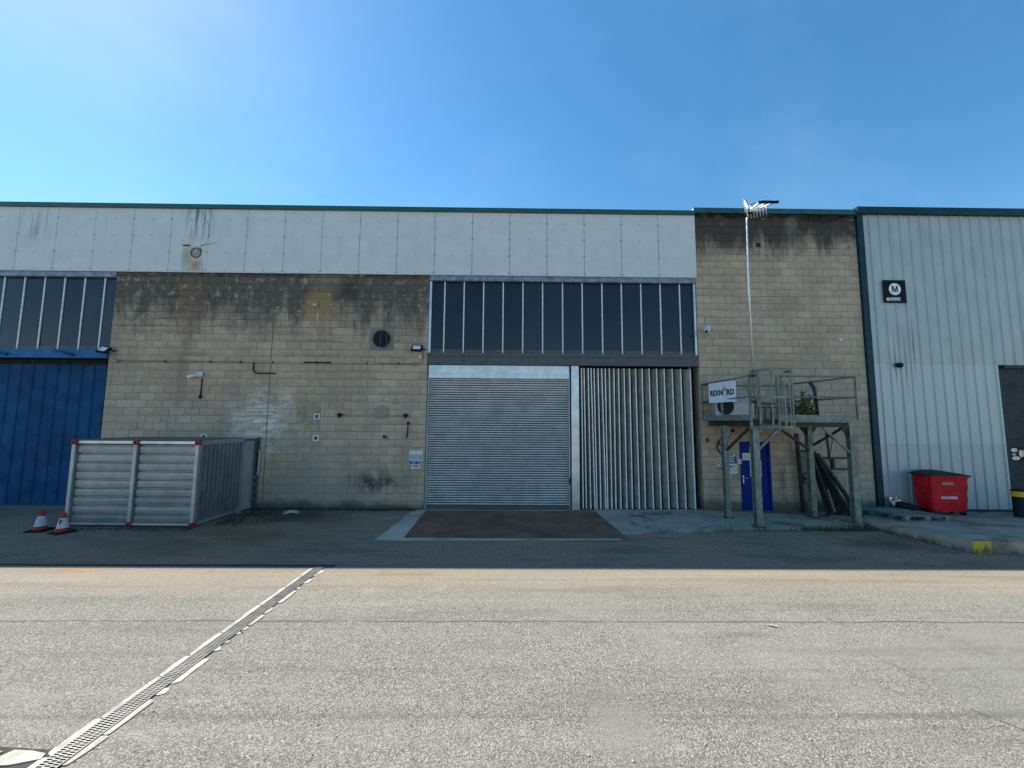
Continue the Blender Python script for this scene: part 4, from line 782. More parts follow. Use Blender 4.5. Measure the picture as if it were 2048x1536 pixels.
for xx in (7.0, 7.6, 8.2): pbeam('joist', (xx,PY+.1,2.61), (xx,-.1,2.61), .05, .08, dsm)
for p0, p1, m in (((6.38,PY+.05,1.92),(6.98,PY+.05,2.50),None), ((8.72,PY+.02,1.85),(8.05,PY+.02,2.50),None), ((6.06,-.9,1.8),(6.25,PY+.12,2.50),M['rust']), ((8.5,-.82,1.85),(6.95,PY+.12,2.50),dsm), ((8.55,-.7,1.9),(8.75,-1.7,2.5),dsm)):
    pbeam('brace', p0, p1, .055, .055, m)
for x, y in ((6.30,PY+.05),(8.78,PY+.05),(8.50,-.8)):
    for sx in ((-1,) if x > 8 else ()): MB().prism([(0,0),(0,0.001),(.0,.0)], 0, .001)
# corner gussets
for x, y, s_ in ((8.50,-.8,-1),(8.50,-.8,1),(8.78,PY+.05,-1)):
    b = MB(); b.quad(pl_(x+s_*.07,y-.02,2.5), pl_(x+s_*.26,y-.02,2.5), pl_(x+s_*.07,y-.02,2.25)); b.quad(pl_(x+s_*.07,y+.02,2.5), pl_(x+s_*.26,y+.02,2.5), pl_(x+s_*.07,y+.02,2.25)); b.quad(pl_(x+s_*.26,y-.02,2.5), pl_(x+s_*.26,y+.02,2.5), pl_(x+s_*.07,y+.02,2.25), pl_(x+s_*.07,y-.02,2.25)); b.build('gusset', dsm, pf)
ZT, ZM = 3.80, 3.27
for z in (ZT, ZM):
    ptube('handrail', [(*LB,z-.06),(*LF,z)], .022); ptube('handrail', [(*RF,z),(*RB,z-.02)], .024)
    ptube('handrail', [(7.05,PY,z),(*RF,z)], .022); ptube('handrail', [(*LB,z-.06),(8.62,-.06,z-.06)], .024, M['platform'])
ptube('handrail', [(6.18,PY,ZM),(6.3,PY,ZM)], .02)
for (x, y) in (LB, RF, (8.60,-.06), (7.72,-.95)):
    ptube('rail_post', [(x,y,2.7),(x,y,ZT-.02)], .022)
pbeam('rail_post', (LF[0]+.02,LF[1],2.45), (LF[0]+.02,LF[1],3.86), .06, .05); pbeam('rail_post', (6.05,-.85,2.7), (6.05,-.85,3.75), .05, .04); ptube('rail_post', [(5.98,-.55,2.7),(5.98,-.55,3.7)], .018)
ptube('rail_post', [(6.60,-.06,2.7),(6.60,-.06,3.74)], .02)
# ladder cage
hx, hw_, hd_ = 6.66, .43, .62
for z, hh in ((3.90,.065), (3.22,.06), (2.50,.06)):
    cg = MB(); n_ = 14; P_ = [(hx-hw_*math.cos(math.pi*k/n_), PY-.03-hd_*math.sin(math.pi*k/n_)**.8, z) for k in range(n_+1)]
    for p, q in zip(P_, P_[1:]): cg.beam(pl_(*p), pl_(*q), .010, hh)
    cg.build('cage_hoop', M['platform'], pf)
for k in (1.2, 4.2, 7, 10.3, 12.8):
    a = math.pi*k/14; x, y = hx-hw_*math.cos(a)*.985, PY-.03-hd_*math.sin(a)**.8*.985
    pbeam('cage_strip', (x,y,2.48 if k != 1.2 else 3.0), (x,y,3.90), .035, .010, None, None, (math.cos(a),math.sin(a),0) if False else (0,1,0))
for x in (6.42, 6.90): pbeam('ladder_stile', (x,PY-.05,2.40), (x,PY-.05,3.78), .05, .03)
for k in range(5): ptube('ladder_rung', [(6.42,PY-.05,2.55+k*.26),(6.90,PY-.05,2.55+k*.26)], .012, M['platform']) if k < 1 else None
pbeam('gate_bar', (6.95,PY+.05,2.7), (6.95,PY+.05,3.8), .05, .03); pbeam('gate_bar', (7.06,PY+.05,2.7), (7.06,PY+.05,3.82), .04, .03)
# a short rack of bars lying on the deck
rk = thing('bar_rack', 'low dark rack of upright bars standing on the platform deck', 'rack', (7.85,-.75,2.70))
b = MB(); b.tube([(-.9,-.25,.34),(.85,.1,.34)], .014, 6); b.build('top_bar', M['rust'], rk)
for k in range(9): MB().box(-.85+k*.2-.012, -.85+k*.2+.012, -.24+k*.04-.01, -.24+k*.04+.01, 0, .34).build('bar', M['rust'], rk)
# AC unit
acp = simple('ac_beige_casing', (.60, .59, .57), .5, 0, .1, 5, dirt=(.38, .37, .35))
ac = thing('air_conditioner', 'pale grey air conditioner unit with round fan on the platform', 'air conditioner', (6.42,-.74,2.71), R(-55))
AW, AD, AH = .98, .34, .66
MB().box(-AW/2, AW/2, -AD/2+.02, AD/2, .04, AH).build('casing', acp, ac)
b = MB(); rr = .245; fcx = -.12; n_ = 28; x0, x1, z0, z1 = -AW/2+.01, .17, .06, AH-.02
for k in range(n_):
    a, c = 2*math.pi*k/n_, 2*math.pi*(k+1)/n_
    def sq(t): 
        cx_, sx_ = math.cos(t), math.sin(t); wx_ = (x1-fcx) if cx_ > 0 else (fcx-x0); hz_ = (z1-.35) if sx_ > 0 else (.35-z0); q = min(wx_/max(abs(cx_),1e-6), hz_/max(abs(sx_),1e-6)); return (fcx+cx_*q, -AD/2, .35+sx_*q)
    b.quad((fcx+rr*math.cos(a), -AD/2, .35+rr*math.sin(a)), (fcx+rr*math.cos(c), -AD/2, .35+rr*math.sin(c)), sq(c), sq(a))
b.build('front_panel', acp, ac); MB().box(.172, AW/2, -AD/2, -AD/2+.018, .05, AH-.01).build('service_panel', M['offwhite'], ac)
MB().lathe([(rr+.012,.0),(rr+.012,.012),(rr-.004,.012),(rr-.004,-.02)], 28, (fcx,-AD/2,.35), 'Y').build('fan_ring', acp, ac)
b = MB(); b.quad(*[(fcx+(rr-.003)*math.cos(2*math.pi*k/n_), -AD/2+.014, .35+(rr-.003)*math.sin(2*math.pi*k/n_)) for k in range(n_)]); b.build('fan_well', M['void'], ac)
for k in range(9):
    z = .35-.21+k*.0525; hw2 = math.sqrt(max(0, rr*rr-(z-.35)**2)); MB().box(fcx-hw2, fcx+hw2, -AD/2-.006, -AD/2+.004, z-.006, z+.006).build('grille_bar', M['lintel'], ac)
for x in (-.36, .36): MB().box(x-.05, x+.05, -AD/2, AD/2+.02, 0, .04).build('foot', M['black'], ac)
MB().tube([(AW/2-.03,AD/2+.01,.1),(AW/2+.02,AD/2+.06,.3),(AW/2+.02,AD/2+.05,.62)], .022, 8).build('pipe', M['black'], ac)
MB().tube([(-AW/2-.06,0,.0),(-AW/2-.06,0,.62)], .018, 6).build('pipe', M['lintel'], ac)
# company sign on the side rail
sx0, sz0, sx1, sz1 = 5.935, 3.17, 6.165, 3.74
import itertools
sp0, sp1 = Vector((5.90,-.47,0)), Vector((6.135,-1.45,0)); dv_ = (sp1-sp0); Ls = dv_.length; an = math.atan2(dv_.y, dv_.x)
sg = thing('company_board', 'white company board with black REXNORD lettering tied to the platform rail', 'sign', (sp0.x-.005, sp0.y, 3.165), an)
MB().box(0, Ls, -.012, 0, 0, .57).build('board', simple('white_board_face', (.74, .77, .79), .45, 0, .06, 4), sg)
sf = .95; xr = .04
text('lettering', 'REXN', .205, ink, sg, (.055,-.0135,.265), bold=.0095, sx=.90, align='LEFT'); text('lettering', 'RD', .205, ink, sg, (.69,-.0135,.265), bold=.0095, sx=.92, align='LEFT')
gm_ = simple('grey_pink_print', (.45, .36, .40), .6, 0, .1)
for rr_, th, mm_, a0, a1 in ((.075,.020,ink,30,200), (.125,.018,ink,20,140), (.165,.014,ink,10,110), (.10,.012,redink,-60,150), (.075,.010,gm_,-120,30), (.125,.012,gm_,-80,20), (.16,.008,gm_,-70,10)):
    b = MB(); n_ = 14
    for k in range(n_):
        t0, t1 = R(a0+(a1-a0)*k/n_), R(a0+(a1-a0)*(k+1)/n_)
        f = lambda r, t: (.600+r*.62*math.cos(t), -.0135, .265+r*math.sin(t)); b.quad(f(rr_-th/2, t0), f(rr_-th/2, t1), f(rr_+th/2, t1), f(rr_+th/2, t0))
    b.build('emblem', mm_, sg)
for x, z in ((.03,.60),(Ls-.03,.60)): MB().tube([(x,-.016,.54),(x,0.03,.62),(x,.04,.5)], .006, 5).build('cable_tie', M['black'], sg)
ly = thing('warning_sign', 'small pale warning sign on the rail behind the company board', 'sign', (6.22,-1.2,3.32), R(-40)); MB().box(-.06, .06, -.006, 0, -.08, .08).build('board', M['cement'], ly); MB().box(-.035, .035, -.0075, -.006, -.05, .03).build('pictogram', ink, ly)
# antenna mast
an_ = thing('aerial_mast', 'tall thin aluminium mast carrying a television aerial against the sky', 'aerial', (6.28,PY-.06,2.9))
MB().tube([(0,0,0),(0,0,3.3),(.03,0,5.0),(.06,-.01,5.26)], .021, 8).build('mast', M['galv'], an_)
for z in (.2,.86): MB().box(-.05, .04, -.04, .06, z, z+.07).build('clamp', M['rust'], an_)
alu = simple('bright_aluminium', (.78, .79, .80), .35, .35, .08, 9)
hc = Vector((.08, -.02, 5.27)); ax = Vector((.52, -.55, .20)).normalized()
for sg_ in (-1, 1):
    dirv = Vector((sg_*.80, (-.35 if sg_ < 0 else -.28), .02))
    dirv = Vector((-.20,-.16,.07)) if sg_ < 0 else Vector((.42,-.08,.03))
    st = hc+dirv*.06
    rp = MB(); rp.tube([tuple(hc), tuple(hc+dirv)], .012, 6); 
    rn = MB()
    for k in range(6):
        q = hc+dirv*(.12+.88*k/5); MB().tube([(q.x,q.y,q.z-.20+.006*k),(q.x,q.y,q.z+.20)], .006, 5).build('reflector_rod', alu, an_)
    rp.build('reflector_spar', alu, an_)
    for dz, r_ in ((.20,.013),(-.20,.013)): 
        a_, b_ = hc+dirv*.10+Vector((0,0,dz+(-.01))), hc+dirv*1.0+Vector((0,0,dz+(.05 if dz < 0 else .0))); m_c = (a_+b_)/2+Vector((0,0,-.03 if dz < 0 else .03)); MB().tube([tuple(a_), tuple(m_c), tuple(b_)], r_, 6).build('reflector_cap', M['black'], an_)
e0 = hc; e1 = Vector(W(1537,404,PY-.9)[0:1]+(PY-.9,)+W(1537,404,PY-.9)[1:2])-Vector((6.28,PY-.06,2.9)); bd_ = (e1-e0)
MB().tube([tuple(e0), tuple(e0+bd_*.98)], .022, 6).build('boom', alu, an_)
sd_ = bd_.cross(Vector((0,0,1))).normalized()
for o_ in (-.17, .17): MB().tube([tuple(e0+bd_*.12+sd_*o_*.3), tuple(e0+bd_*1.0+sd_*o_)], .019, 6).build('boom', alu, an_)
MB().beam(tuple(e1+sd_*.24), tuple(e1-sd_*.24), .07, .04).build('end_cap', M['black'], an_)
for k in range(8):
    q = e0+bd_*(.25+.72*k/7)+sd_*.17*(.4+.6*k/7)
    for o_ in (1, -1):
        q = e0+bd_*(.25+.72*k/7)+sd_*.17*(.4+.6*k/7)*o_; MB().tube([tuple(q+Vector((0,0,-.07))), tuple(q+Vector((0,0,.07)))], .005, 5).build('director', alu, an_)
MB().box(e0.x-.06, e0.x+.06, e0.y-.07, e0.y+.04, e0.z-.06, e0.z+.05).build('dipole_box', M['black'], an_)
# bent flue and pole at the right end of the deck
t = thing('flue_pipe', 'black bent flue pipe standing at the right end of the platform', 'pipe', (8.72,-.9,2.7)); MB().tube([(0,0,0),(-.03,0,.75),(-.06,0,.92),(-.17,0,1.05)], .045, 10).build('pipe', simple('navy_black_pipe', (.008, .012, .03), .4), t)
t = thing('support_pole', 'pale blue grey pole standing beside the black flue pipe', 'pole', (8.60,-.88,2.7)); MB().tube([(0,0,0),(-.03,0,.95)], .028, 8).build('pole', M['galv'], t)
# plants
leafm = simple('weed_leaf', (.15, .17, .045), .6, 0, .45, 14); leafd = simple('shrub_leaf', (.16, .15, .03), .6, 0, .45, 10); stemm = simple('weed_stem', (.07, .06, .03), .8)
def plant(name, label, cat, loc, stems, leaf_m, seed, group=None, L=.09):
    rd = random.Random(seed); t = thing(name, label, cat, loc, 0, group); sb = MB(); lb = MB()
    for (dx_, dy_, hgt, lean) in stems:
        p = Vector((dx_, dy_, 0)); pts = [p.copy()]; n = 7; d = Vector((lean, rd.uniform(-.1,.1), 1)).normalized()
        for i in range(n): p = p+d*hgt/n; d = (d+Vector((rd.uniform(-.12,.12), rd.uniform(-.12,.12), .05))).normalized(); pts.append(p.copy())
        sb.tube(pts, [.008*(1-i/(n+1)*.7) for i in range(n+1)], 5)
        for i in range(int(hgt*70)):
            f = rd.uniform(.12, 1)**.8*n; k = min(int(f), n-1); q = pts[k].lerp(pts[k+1], f-k); a = rd.uniform(0, 6.28); ll = L*rd.uniform(.5, 1.2)*(1.1-.45*f/n); el = rd.uniform(-.2, .9)
            v = Vector((math.cos(a)*math.cos(el), math.sin(a)*math.cos(el), math.sin(el))); s = v.cross(Vector((0,0,1))).normalized()*ll*.24; up_ = Vector((0,0,.02))
            q2 = q+v*.02; lb.quad(q2, q2+v*ll*.45+s+up_, q2+v*ll-up_, q2+v*ll*.45-s+up_)
    sb.build('stem', stemm, t); tag(lb.build('leaves', leaf_m, t), kind='stuff'); return t
plant('weed', 'tall green weed growing up through the platform deck', 'weed', (7.98,-1.40,2.70), [(0,0,.78,.0),(-.1,.02,.62,-.32),(.12,0,.58,.3),(.05,.1,.45,.1),(-.16,.0,.32,-.3),(.24,.05,.3,.3),(.0,-.05,.5,-.05),(-.02,.06,.66,.06)], leafm, 5, None, .19)
plant('shrub', 'yellow green shrub growing behind the leaning boards', 'shrub', (9.85,-.45,.0), [(rd_*.07-.3, .02*rd_, .42+.03*(rd_ % 3), .25*(rd_-4)/4) for rd_ in range(9)], leafd, 8, None, .12)
gp_ = [(5.05,-2.34,.16),(5.3,-2.32,.2),(6.05,-2.2,.26),(6.2,-2.2,.22),(6.95,-2.2,.2),(7.9,-2.15,.2),(8.35,-2.12,.26),(8.6,-2.1,.22),(4.6,-2.4,.12)]
for i, (x, y, h) in enumerate(gp_):
    plant('weed', ['small weed leftmost but one along the front edge of the grooved slab','small weed just right of the leftmost weeds on the slab edge','weed just left of the front left platform post','weed directly before the front left platform post','weed right of the front left platform post on the slab edge','weed midway between the two front platform posts','weed a little left of the front right platform post','weed directly at the foot of the front right platform post','tiny weed at the left end of the slab edge near the steel plate'][i], 'weed', (x, y, .005), [(0,0,h,.1),(.05,.02,h*.7,.5),(-.05,0,h*.8,-.5)], leafm, 40+i, 'small weeds along the slab edge', .05)
gmat = simple('grass_green', (.06, .075, .02), .8, 0, .5, 15); gm2 = MB(); rd = random.Random(31)
for k in range(1500):
    c = rd.random()
    if c < .55: x = rd.uniform(7.2, 9.0); y = -2.12+rd.gauss(0, .07)
    elif c < .75: tt = rd.random(); x = 8.95+tt*.5+rd.gauss(0,.03); y = -1.6-tt*2.3+rd.gauss(0,.04)
    elif c < .9: x = rd.uniform(8.5, 9.3); y = rd.uniform(-1.9,-.3)
    else: x = rd.uniform(5.2, 7.2); y = -2.2+rd.gauss(0, .04)
    h = rd.uniform(.02,.11)*(1.2 if c < .75 else .8); a = rd.uniform(0,6.28); wv = .006; lx, ly_ = rd.gauss(0,.03), rd.gauss(0,.03)
    gm2.quad((x-wv*math.cos(a), y-wv*math.sin(a), 0.003), (x+wv*math.cos(a), y+wv*math.sin(a), .003), (x+lx, y+ly_, h))
tag(gm2.build('rough_grass', gmat), 'ragged grass along the slab edge and kerb', 'grass', None, 'stuff')

# ------------------------------------------------------------------ things under and beside the platform
t = thing('mesh_gate', 'dark steel pole and wire mesh gate standing beneath the platform', 'gate', (8.75,-.12,0))
pbm = simple('black_steel', (.014,.014,.015), .6, .1, .3)
MB().beam((-.06,-.05,0),(-.14,-.05,2.30),.085,.07).build('gate_post', pbm, t); MB().beam((.66,-.25,1.5),(.60,-.25,2.32),.045,.04).build('gate_post', pbm, t)
MB().beam((-.10,-.05,1.78),(.42,-.05,1.76),.03,.05).build('gate_bar', pbm, t); MB().beam((-.08,-.05,.98),(.5,-.05,.98),.03,.035).build('gate_bar', pbm, t)
wm = MB()
for k in range(26): wm.beam((-.07+.0*k,-.045,.14+k*.062),(.42,-.045,.14+k*.062),.006,.006)
for k in range(5): wm.beam((-.02+k*.09,-.04,.1),(-.05+k*.09,-.04,1.75),.006,.006)
tag(wm.build('wire_mesh', M['lintel'], t), kind='stuff')
for z in (.9, 1.06): MB().lathe([(.085,0),(.085,.02),(.06,.02),(.06,0)], 14, (.04,-.08,z), 'Y').build('latch_ring', pbm, t)
bk = simple('dark_weathered_board', (.040, .038, .040), .75, 0, .4, 5, streak=.5)
lb_ = [((9.60,-1.15,.012),(9.0,-.42,1.72),.13,.06,'dark weathered board leaning steeply at the front of the pile'), ((9.45,-.95,.012),(8.95,-.34,1.76),.16,.05,'dark weathered board leaning behind the front board'), ((9.1,-.7,.012),(8.86,-.3,1.80),.20,.04,'dark wide board leaning nearly upright on the platform post')]
for p0, p1, w_, h_, lab in lb_:
    b = MB().beam(p0, p1, w_, h_, (1,0,.3)); o = b.build('board', bk); tag(o, lab, 'board', 'boards leaning under the platform')
t = thing('torn_sheet', 'dark torn board panel leaning behind the dark boards under the platform', 'panel', (9.0,-.6,0)); b = MB()
P3 = [(-.17,.22,1.72),(.03,.20,1.74),(.16,.12,1.2),(.30,.0,.7),(.46,-.16,.02),(-.02,-.10,.02),(-.10,.06,.8)]
b.v = P3+[(x, y+.03, z) for x, y, z in P3]; b.f = [tuple(range(7)), tuple(range(13, 6, -1))]+[((i+1)%7, i, 7+i, 7+(i+1)%7) for i in range(7)]; b.sm = [False]*9
b.build('panel', simple('black_board_panel', (.022,.021,.023), .7, 0, .5, 7, spec=.2), t)
b = MB()
for q in range(6):
    z = .15+q*.10; x = .02+.13*(1-z/.8); y = -.16+.12*z/.8; b.quad((x,y-.012,z),(x+.05,y-.016,z+.01),(x+.035,y-.005,z+.10),(x-.01,y-.004,z+.09))
b.build('torn_lining', simple('grey_torn_lining', (.22,.22,.21), .7, 0, .4, 12), t)
t = thing('wall_bracket', 'dark steel bracket frame fixed on the wall right of the boards', 'bracket', (9.8,-.0,1.43))
MB().box(-.40,.40,-.10,0,.12,.165).build('shelf_bar', M['rust'], t); MB().box(-.40,.42,-.10,0,-.20,-.165).build('shelf_bar', M['rust'], t); MB().box(-.08,-.02,-.09,0,-.165,.12).build('upright', pbm, t)
t = thing('hanging_cable', 'thin dark cable hanging off the right rear of the platform', 'cable', (9.0,-.3,0)); MB().tube([(-.1,0,2.7),(.60,.25,2.45),(.80,.26,2.1),(.72,.26,1.75),(.55,.26,1.5)], .009, 5).build('cable', M['black'], t)
t = thing('loose_cable', 'black looped cable hanging on the wall left of the platform post', 'cable', (6.4,0,0)); MB().tube([(.28,-.03,2.16),(.1,-.04,2.17),(-.06,-.05,2.05),(-.12,-.05,1.85),(-.02,-.05,1.7),(.1,-.04,1.6)], .02, 6).build('cable', M['black'], t); MB().tube([(-.06,-.05,2.0),(.0,-.05,1.93),(.06,-.05,1.95)], .016, 6).build('cable', M['black'], t); MB().lathe([(.05,0),(.05,.03),(0,.03)], 10, (.40,0,2.36), 'Y').build('entry', M['black'], t)
t = thing('wall_stub', 'small black stub on the pale strip left of the platform', 'stub', (W(1414,880)[0],0,W(1414,880)[1])); MB().box(-.02,.02,-.03,0,-.06,.06).build('stub', M['black'], t)
x, z = W(1516,490); t = thing('wall_plug', 'small dark square plug high on the buff tower wall', 'plug', (x,0,z)); MB().box(-.07,.07,-.03,0,-.07,.07).build('plate', M['rust'], t); MB().lathe([(.03,.03),(.03,.05),(0,.05)], 8, (0,0,-.02), 'Y').build('bung', M['black'], t)
x, z = W(1680,680); t = thing('white_sensor', 'small white round sensor near the right edge of the tower wall', 'sensor', (x,0,z)); MB().lathe([(.05,0),(.055,.03),(.035,.07),(0,.08)], 12, (0,0,0), 'Y').build('dome', M['white'], t)
# shed fittings
x, z = W(1795,731,-.06); t = thing('shed_lamp', 'small black lamp on the seam of the grey ribbed cladding', 'lamp', (x,-.06,z)); b = MB(); b.lathe([(.05,0),(.085,.05),(.075,.12),(0,.14)], 14, (0,0,0), 'Y'); b.build('lamp_body', M['black'], t); MB().box(-.11,.08,-.10,-.0,.02,.05).build('lamp_hood', M['black'], t)
x0, z1 = W(1766,560,-.09); x1, z0 = W(1814,605.5,-.09); t = thing('unit_sign', 'black square sign with white M in a disc on the grey shed', 'sign', ((x0+x1)/2,-.07,(z0+z1)/2)); hw_ = (x1-x0)/2; hh_ = (z1-z0)/2
MB().box(-hw_, hw_, -.02, 0, -hh_, hh_).build('board', simple('black_sign_face', (.006,.009,.012), .6, 0, .1, spec=.12), t)
def disc(cx, cz, r, y, m, name):
    b = MB(); b.quad(*[(cx+r*math.cos(2*math.pi*k/28), y, cz+r*math.sin(2*math.pi*k/28)) for k in range(28)]); return b.build(name, m, t)
wsg = simple('white_sign_print', (.78,.80,.82), .5, 0, .04); disc(.0, .07, .19, -.0215, wsg, 'disc'); b = MB()
for p, q in (((-.075,-.03),(-.075,.175)), ((.075,-.03),(.075,.175))): b.box(p[0]-.019, p[0]+.019, -.0232, -.0222, p[1], q[1])
for sx in (-1, 1): b.quad((sx*.094,-.0226,.175),(sx*.045,-.0226,.175),(sx*-.012,-.0226,.005),(sx*.012,-.0226,-.03),(sx*.03,-.0226,.0))
b.build('lettering', ink, t)
disc(-.235, -.255, .055, -.0215, wsg, 'emblem_disc'); b = MB(); b.lathe([(.03,.0),(.03,.001),(.02,.001),(.02,.0)], 14, (-.235,-.022,-.255), 'Y'); b.build('emblem_ring', ink, t)
text('lettering', 'BANKSIDE', .105, wsg, t, (-.165,-.0225,-.24), bold=.004, sx=.62, align='LEFT'); text('lettering', 'INDUSTRIAL ESTATE', .034, wsg, t, (-.165,-.0225,-.295), sx=.95, align='LEFT')

# red wheeled bin
bred = simple('bin_red_plastic', (.58, .008, .018), .5, 0, .2, 3, dirt=(.36, .010, .018), spec=.2)
bn = thing('wheeled_bin', 'large red wheeled waste bin with black lid against grey shed', 'waste bin', (12.42,-.54,.05), R(-1))
b = MB(); hw0, hd0, hw1, hd1 = .495, .215, .53, .27; zb0, zb1 = .17, 1.10
tp = lambda z, d=0: (z, hw0+(hw1-hw0)*(z-zb0)/(zb1-zb0)+d, hd0+(hd1-hd0)*(z-zb0)/(zb1-zb0)+d)
lv = [tp(zb0),tp(.33),tp(.35,.008),tp(.50,.008),tp(.52),tp(.70),tp(.72,.008),tp(.86,.008),tp(.88),tp(1.03),tp(1.045,.012),tp(zb1,.012)]
def ring_(z, a, c, r=.05):
    o = []
    for sx, sy, st in ((1,-1,-90),(1,1,0),(-1,1,90),(-1,-1,180)):
        for k in range(4):
            t_ = R(st+k*30); o.append((sx*(a-r)+r*math.cos(t_), sy*(c-r)+r*math.sin(t_), z))
    return o
rings = [ring_(*l) for l in lv]
for r0, r1 in zip(rings, rings[1:]):
    for k in range(16): b.quad(r0[k], r0[(k+1)%16], r1[(k+1)%16], r1[k], smooth=False)
b.quad(*rings[0][::-1]); b.build('body', bred, bn)
b = MB(); n_ = 8
for k in range(n_):
    x0, x1 = -.575+1.15*k/n_, -.575+1.15*(k+1)/n_; zz = lambda x: 1.115+.075*(1-(x/.575)**2)
    b.quad((x0,-.31,zz(x0)),(x1,-.31,zz(x1)),(x1,.29,zz(x1)+.03),(x0,.29,zz(x0)+.03), smooth=True); b.quad((x0,-.31,1.10),(x1,-.31,1.10),(x1,-.31,zz(x1)),(x0,-.31,zz(x0)))
    b.quad((x0,.29,1.10),(x0,.29,zz(x0)+.03),(x1,.29,zz(x1)+.03),(x1,.29,1.10))
b.quad((-.575,-.31,1.10),(-.575,-.31,1.115),(-.575,.29,1.145),(-.575,.29,1.10)); b.quad((.575,-.31,1.10),(.575,.29,1.10),(.575,.29,1.145),(.575,-.31,1.115)); b.build('lid', simple('black_bin_lid', (.010,.016,.018), .6, 0, .2, spec=.25), bn)
MB().box(-.555,.555,-.30,-.275,1.065,1.10).build('rim', bred, bn)
for s_ in (-1,1): MB().tube([(s_*.55,-.05,.99),(s_*.63,-.05,.99)], .025, 8).build('trunnion', bred, bn)
MB().box(-.44,.44,-.19,.19,.11,.17).build('chassis', bred, bn)
for sx in (-.40,.40):
    for sy in (-.15,.15):
        m = Matrix.Translation((sx,sy,0)); wl_ = MB(); wl_.tube([(sx-.025,sy,.075),(sx+.025,sy,.075)], .075, 14); c_ = wl_.build('wheel', M['black'], bn); MB().box(sx-.035,sx+.035,sy-.02,sy+.02,.06,.12).build('fork', M['galv_dull'], c_)
MB().box(-.22,.07,-.273,-.255,.865,.925).build('yellow_label', yel, bn); MB().box(-.16,.04,-.2745,-.273,.885,.905).build('printed_line', ink, bn)
b = MB(); b.box(-.28,.16,-.271,-.25,.475,.535); b.build('white_label', paper, bn); MB().box(-.24,-.08,-.2725,-.271,.485,.525).build('printed_line', greyink, bn); MB().box(-.06,-.03,-.2725,-.271,.485,.525).build('printed_line', ink, bn); MB().box(.03,.13,-.2725,-.271,.49,.515).build('printed_line', greyink, bn)
scm = simple('scratched_paint', (.52,.36,.34), .7); b = MB(); rd = random.Random(2)
for k in range(26): z = .35+k*.028; y = -.08+rd.gauss(-.0,.05); xx = -(hw0+(hw1-hw0)*(z-.17)/.93)-.006; b.quad((xx,y,z),(xx,y-rd.uniform(.01,.05),z+.01),(xx,y-.02,z+rd.uniform(.01,.03)))
b.build('scratches', scm, bn)
# pallets
def pallet(name, label, loc, rz, m, dx_, dy_, grp):
    t = thing(name, label, 'pallet', loc, rz, grp); rd = random.Random(int(loc[0]*10))
    for k in range(7): y = -dy_/2+.05+k*(dy_-.1)/6; MB().box(-dx_/2+rd.uniform(-.008,.008), dx_/2+rd.uniform(-.008,.008), y-.05, y+.05, .122, .144).build('deck_board', m, t)
    for x in (-dx_/2+.07, 0, dx_/2-.07):
        for y in (-dy_/2+.05, 0, dy_/2-.05): MB().box(x-.07, x+.07, y-.05, y+.05, .022, .10).build('block', m, t)
        MB().box(x-.07, x+.07, -dy_/2, dy_/2, .1005, .1215).build('stringer', m, t)
    for y in (-dy_/2+.05, 0, dy_/2-.05): MB().box(-dx_/2, dx_/2, y-.05, y+.05, 0, .0215).build('bottom_board', m, t)
    t.rotation_euler.x = -math.atan(.06)
    return t
wood = simple('grey_weathered_wood', (.20, .185, .17), .8, 0, .35, 5, .2, streak=.5); gwood = simple('green_painted_wood', (.10, .26, .20), .7, 0, .3, 5, streak=.4)
pallet('pallet', 'weathered grey wooden pallet lying near the kerb edge', (10.76,-1.30,.02+.06*1.30+.002), R(0), wood, 1.20, .84, 'pallets on the pavement')
pallet('pallet', 'faded green painted pallet lying behind the grey one', (10.65,-.52,.02+.06*.52+.004), R(4), gwood, 1.2, .60, 'pallets on the pavement')
t = thing('foil_duct', 'shiny crumpled foil lined board beside the black duct', 'duct', (11.42,-.16,.03), R(10)); b = MB(); rd = random.Random(8)
gg = [[(-.21+.07*i, rd.uniform(-.03,.03), .0+.085*j) for i in range(7)] for j in range(6)]
for j in range(5):
    for i in range(6): b.quad(gg[j][i], gg[j][i+1], gg[j+1][i+1], gg[j+1][i])
b.build('foil', simple('copper_foil', (.62,.42,.36), .28, .9, .45, 8), t)
t = thing('black_duct', 'black corrugated duct pipe lying in front of the crumpled foil', 'duct', (11.55,-.42,.06)); MB().tube([(-.18,.12,.18),(.02,.02,.16),(.22,-.04,.09),(.55,-.1,.05)], [.13,.12,.09,.05], 12).build('duct', M['black'], t)
t = thing('bollard', 'black bollard with a yellow band at the far right beside the dark door', 'bollard', (14.15,-.95,.07)); b = MB(); b.lathe([(.14,0),(.14,.56),(.14,.56)], 20); b.lathe([(.15,.70),(.15,.74),(.12,.76),(0,.765)], 20); b.build('post', M['black'], t); MB().lathe([(.155,.56),(.155,.70)], 20).build('yellow_band', simple('yellow_band', (.72,.42,.01), .4), t)
# scraps
t = thing('crumpled_wrapper', 'crumpled pale plastic scrap on the dirty ground near the container', 'litter', (G(583,1027)[0],G(583,1027)[1],.01), .3); b = MB(); rd = random.Random(4)
gg = [[(-.20+.10*i, -.10+.07*j, max(0, .07*math.exp(-((i-2)**2+(j-1.5)**2)/3)+rd.uniform(-.03,.05))) for i in range(5)] for j in range(4)]
for j in range(3):
    for i in range(4): b.quad(gg[j][i], gg[j][i+1], gg[j+1][i+1], gg[j+1][i])
b.build('sheet', simple('dirty_white_plastic', (.34,.34,.32), .6, 0, .4, 14), t)
t = thing('wire_loop', 'thin rusty wire loop against the wall behind the container', 'wire', (G(533,1022)[0]+.25,-.12,.0)); MB().tube([(.16*math.cos(a/10*6.0)*.8, .03*math.sin(a), .16+.16*math.sin(a/10*6.0)) for a in range(11)], .009, 5).build('wire', M['rail'], t)
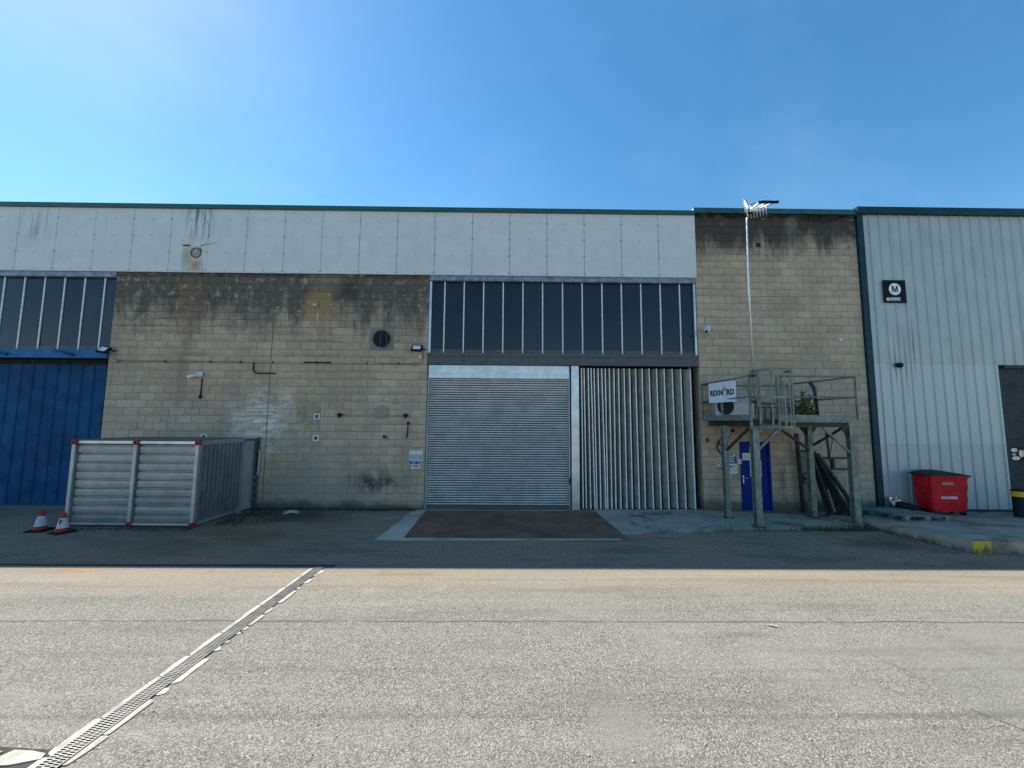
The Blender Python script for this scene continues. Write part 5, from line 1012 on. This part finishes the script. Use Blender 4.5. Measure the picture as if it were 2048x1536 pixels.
leafl = simple('dead_leaves', (.045, .032, .020), .9, 0, .6, 20); ll = MB(); rd = random.Random(77)
for k in range(2600):
    c = rd.random()
    if c < .5: x = rd.uniform(-7.6,-2.6)-abs(rd.gauss(0,.6))*0; y = -abs(rd.gauss(0, .16))-.02
    elif c < .85: x = -7.3+abs(rd.gauss(0,.6)); y = rd.uniform(-1.9,-.2)+rd.gauss(0,.1); 
    else: x = rd.uniform(-10.4,-7.4); y = -2.2-abs(rd.gauss(0,.15))
    if x < -7.42 and y > -2.1: continue
    s = rd.uniform(.012,.035); a = rd.uniform(0,6.28); z = .006+abs(rd.gauss(0,.012)); dx_, dy_ = math.cos(a)*s, math.sin(a)*s
    ll.quad((x-dx_,y-dy_,z), (x+dy_*.5,y-dx_*.5,z+rd.uniform(0,.015)), (x+dx_,y+dy_,z+rd.uniform(0,.01)), (x-dy_*.5,y+dx_*.5,z+rd.uniform(0,.015)))
tag(ll.build('leaf_litter', leafl), 'dark dead leaves and dirt along the wall base', 'leaf litter', None, 'stuff')
t = thing('twig', 'thin bare twig lying on the dirt in front of the container corner', 'twig', (G(440,1066)[0],G(440,1066)[1],.012)); MB().tube([(-.3,.1,.02),(0,.02,.06),(.25,-.05,.02)], .007, 5).build('stem', M['rail'], t); MB().tube([(0,.02,.06),(.1,.12,.12),(.14,.2,.10)], .005, 5).build('side_stem', M['rail'], t)
t = thing('pale_leaf', 'single pale fallen leaf on the sunlit asphalt right of centre', 'leaf', (G(1546,1253)[0],G(1546,1253)[1],.004), -.5); b = MB(); b.quad((-.09,0,.003),(-.02,-.025,.012),(.09,.0,.005),(.0,.03,.014)); b.build('blade', M['stone'], t)
pb = MB(); rd = random.Random(19)
for k in range(170):
    if rd.random() < .7: x = rd.uniform(-5,7); y = rd.uniform(-9,-4.8)
    elif rd.random() < .2: x = rd.uniform(.5,1.7); y = rd.uniform(-8.7,-7.9)
    else: x = rd.uniform(7.6,9.3); y = rd.uniform(-3.9,-2.3)
    s = rd.uniform(.004,.011); pb.lathe([(s,0),(s*.9,s*.6),(0,s*.9)], 5, (x,y,.004))
tag(pb.build('loose_stones', M['stone']), 'small loose pale stones scattered on the asphalt', 'stones', None, 'stuff')
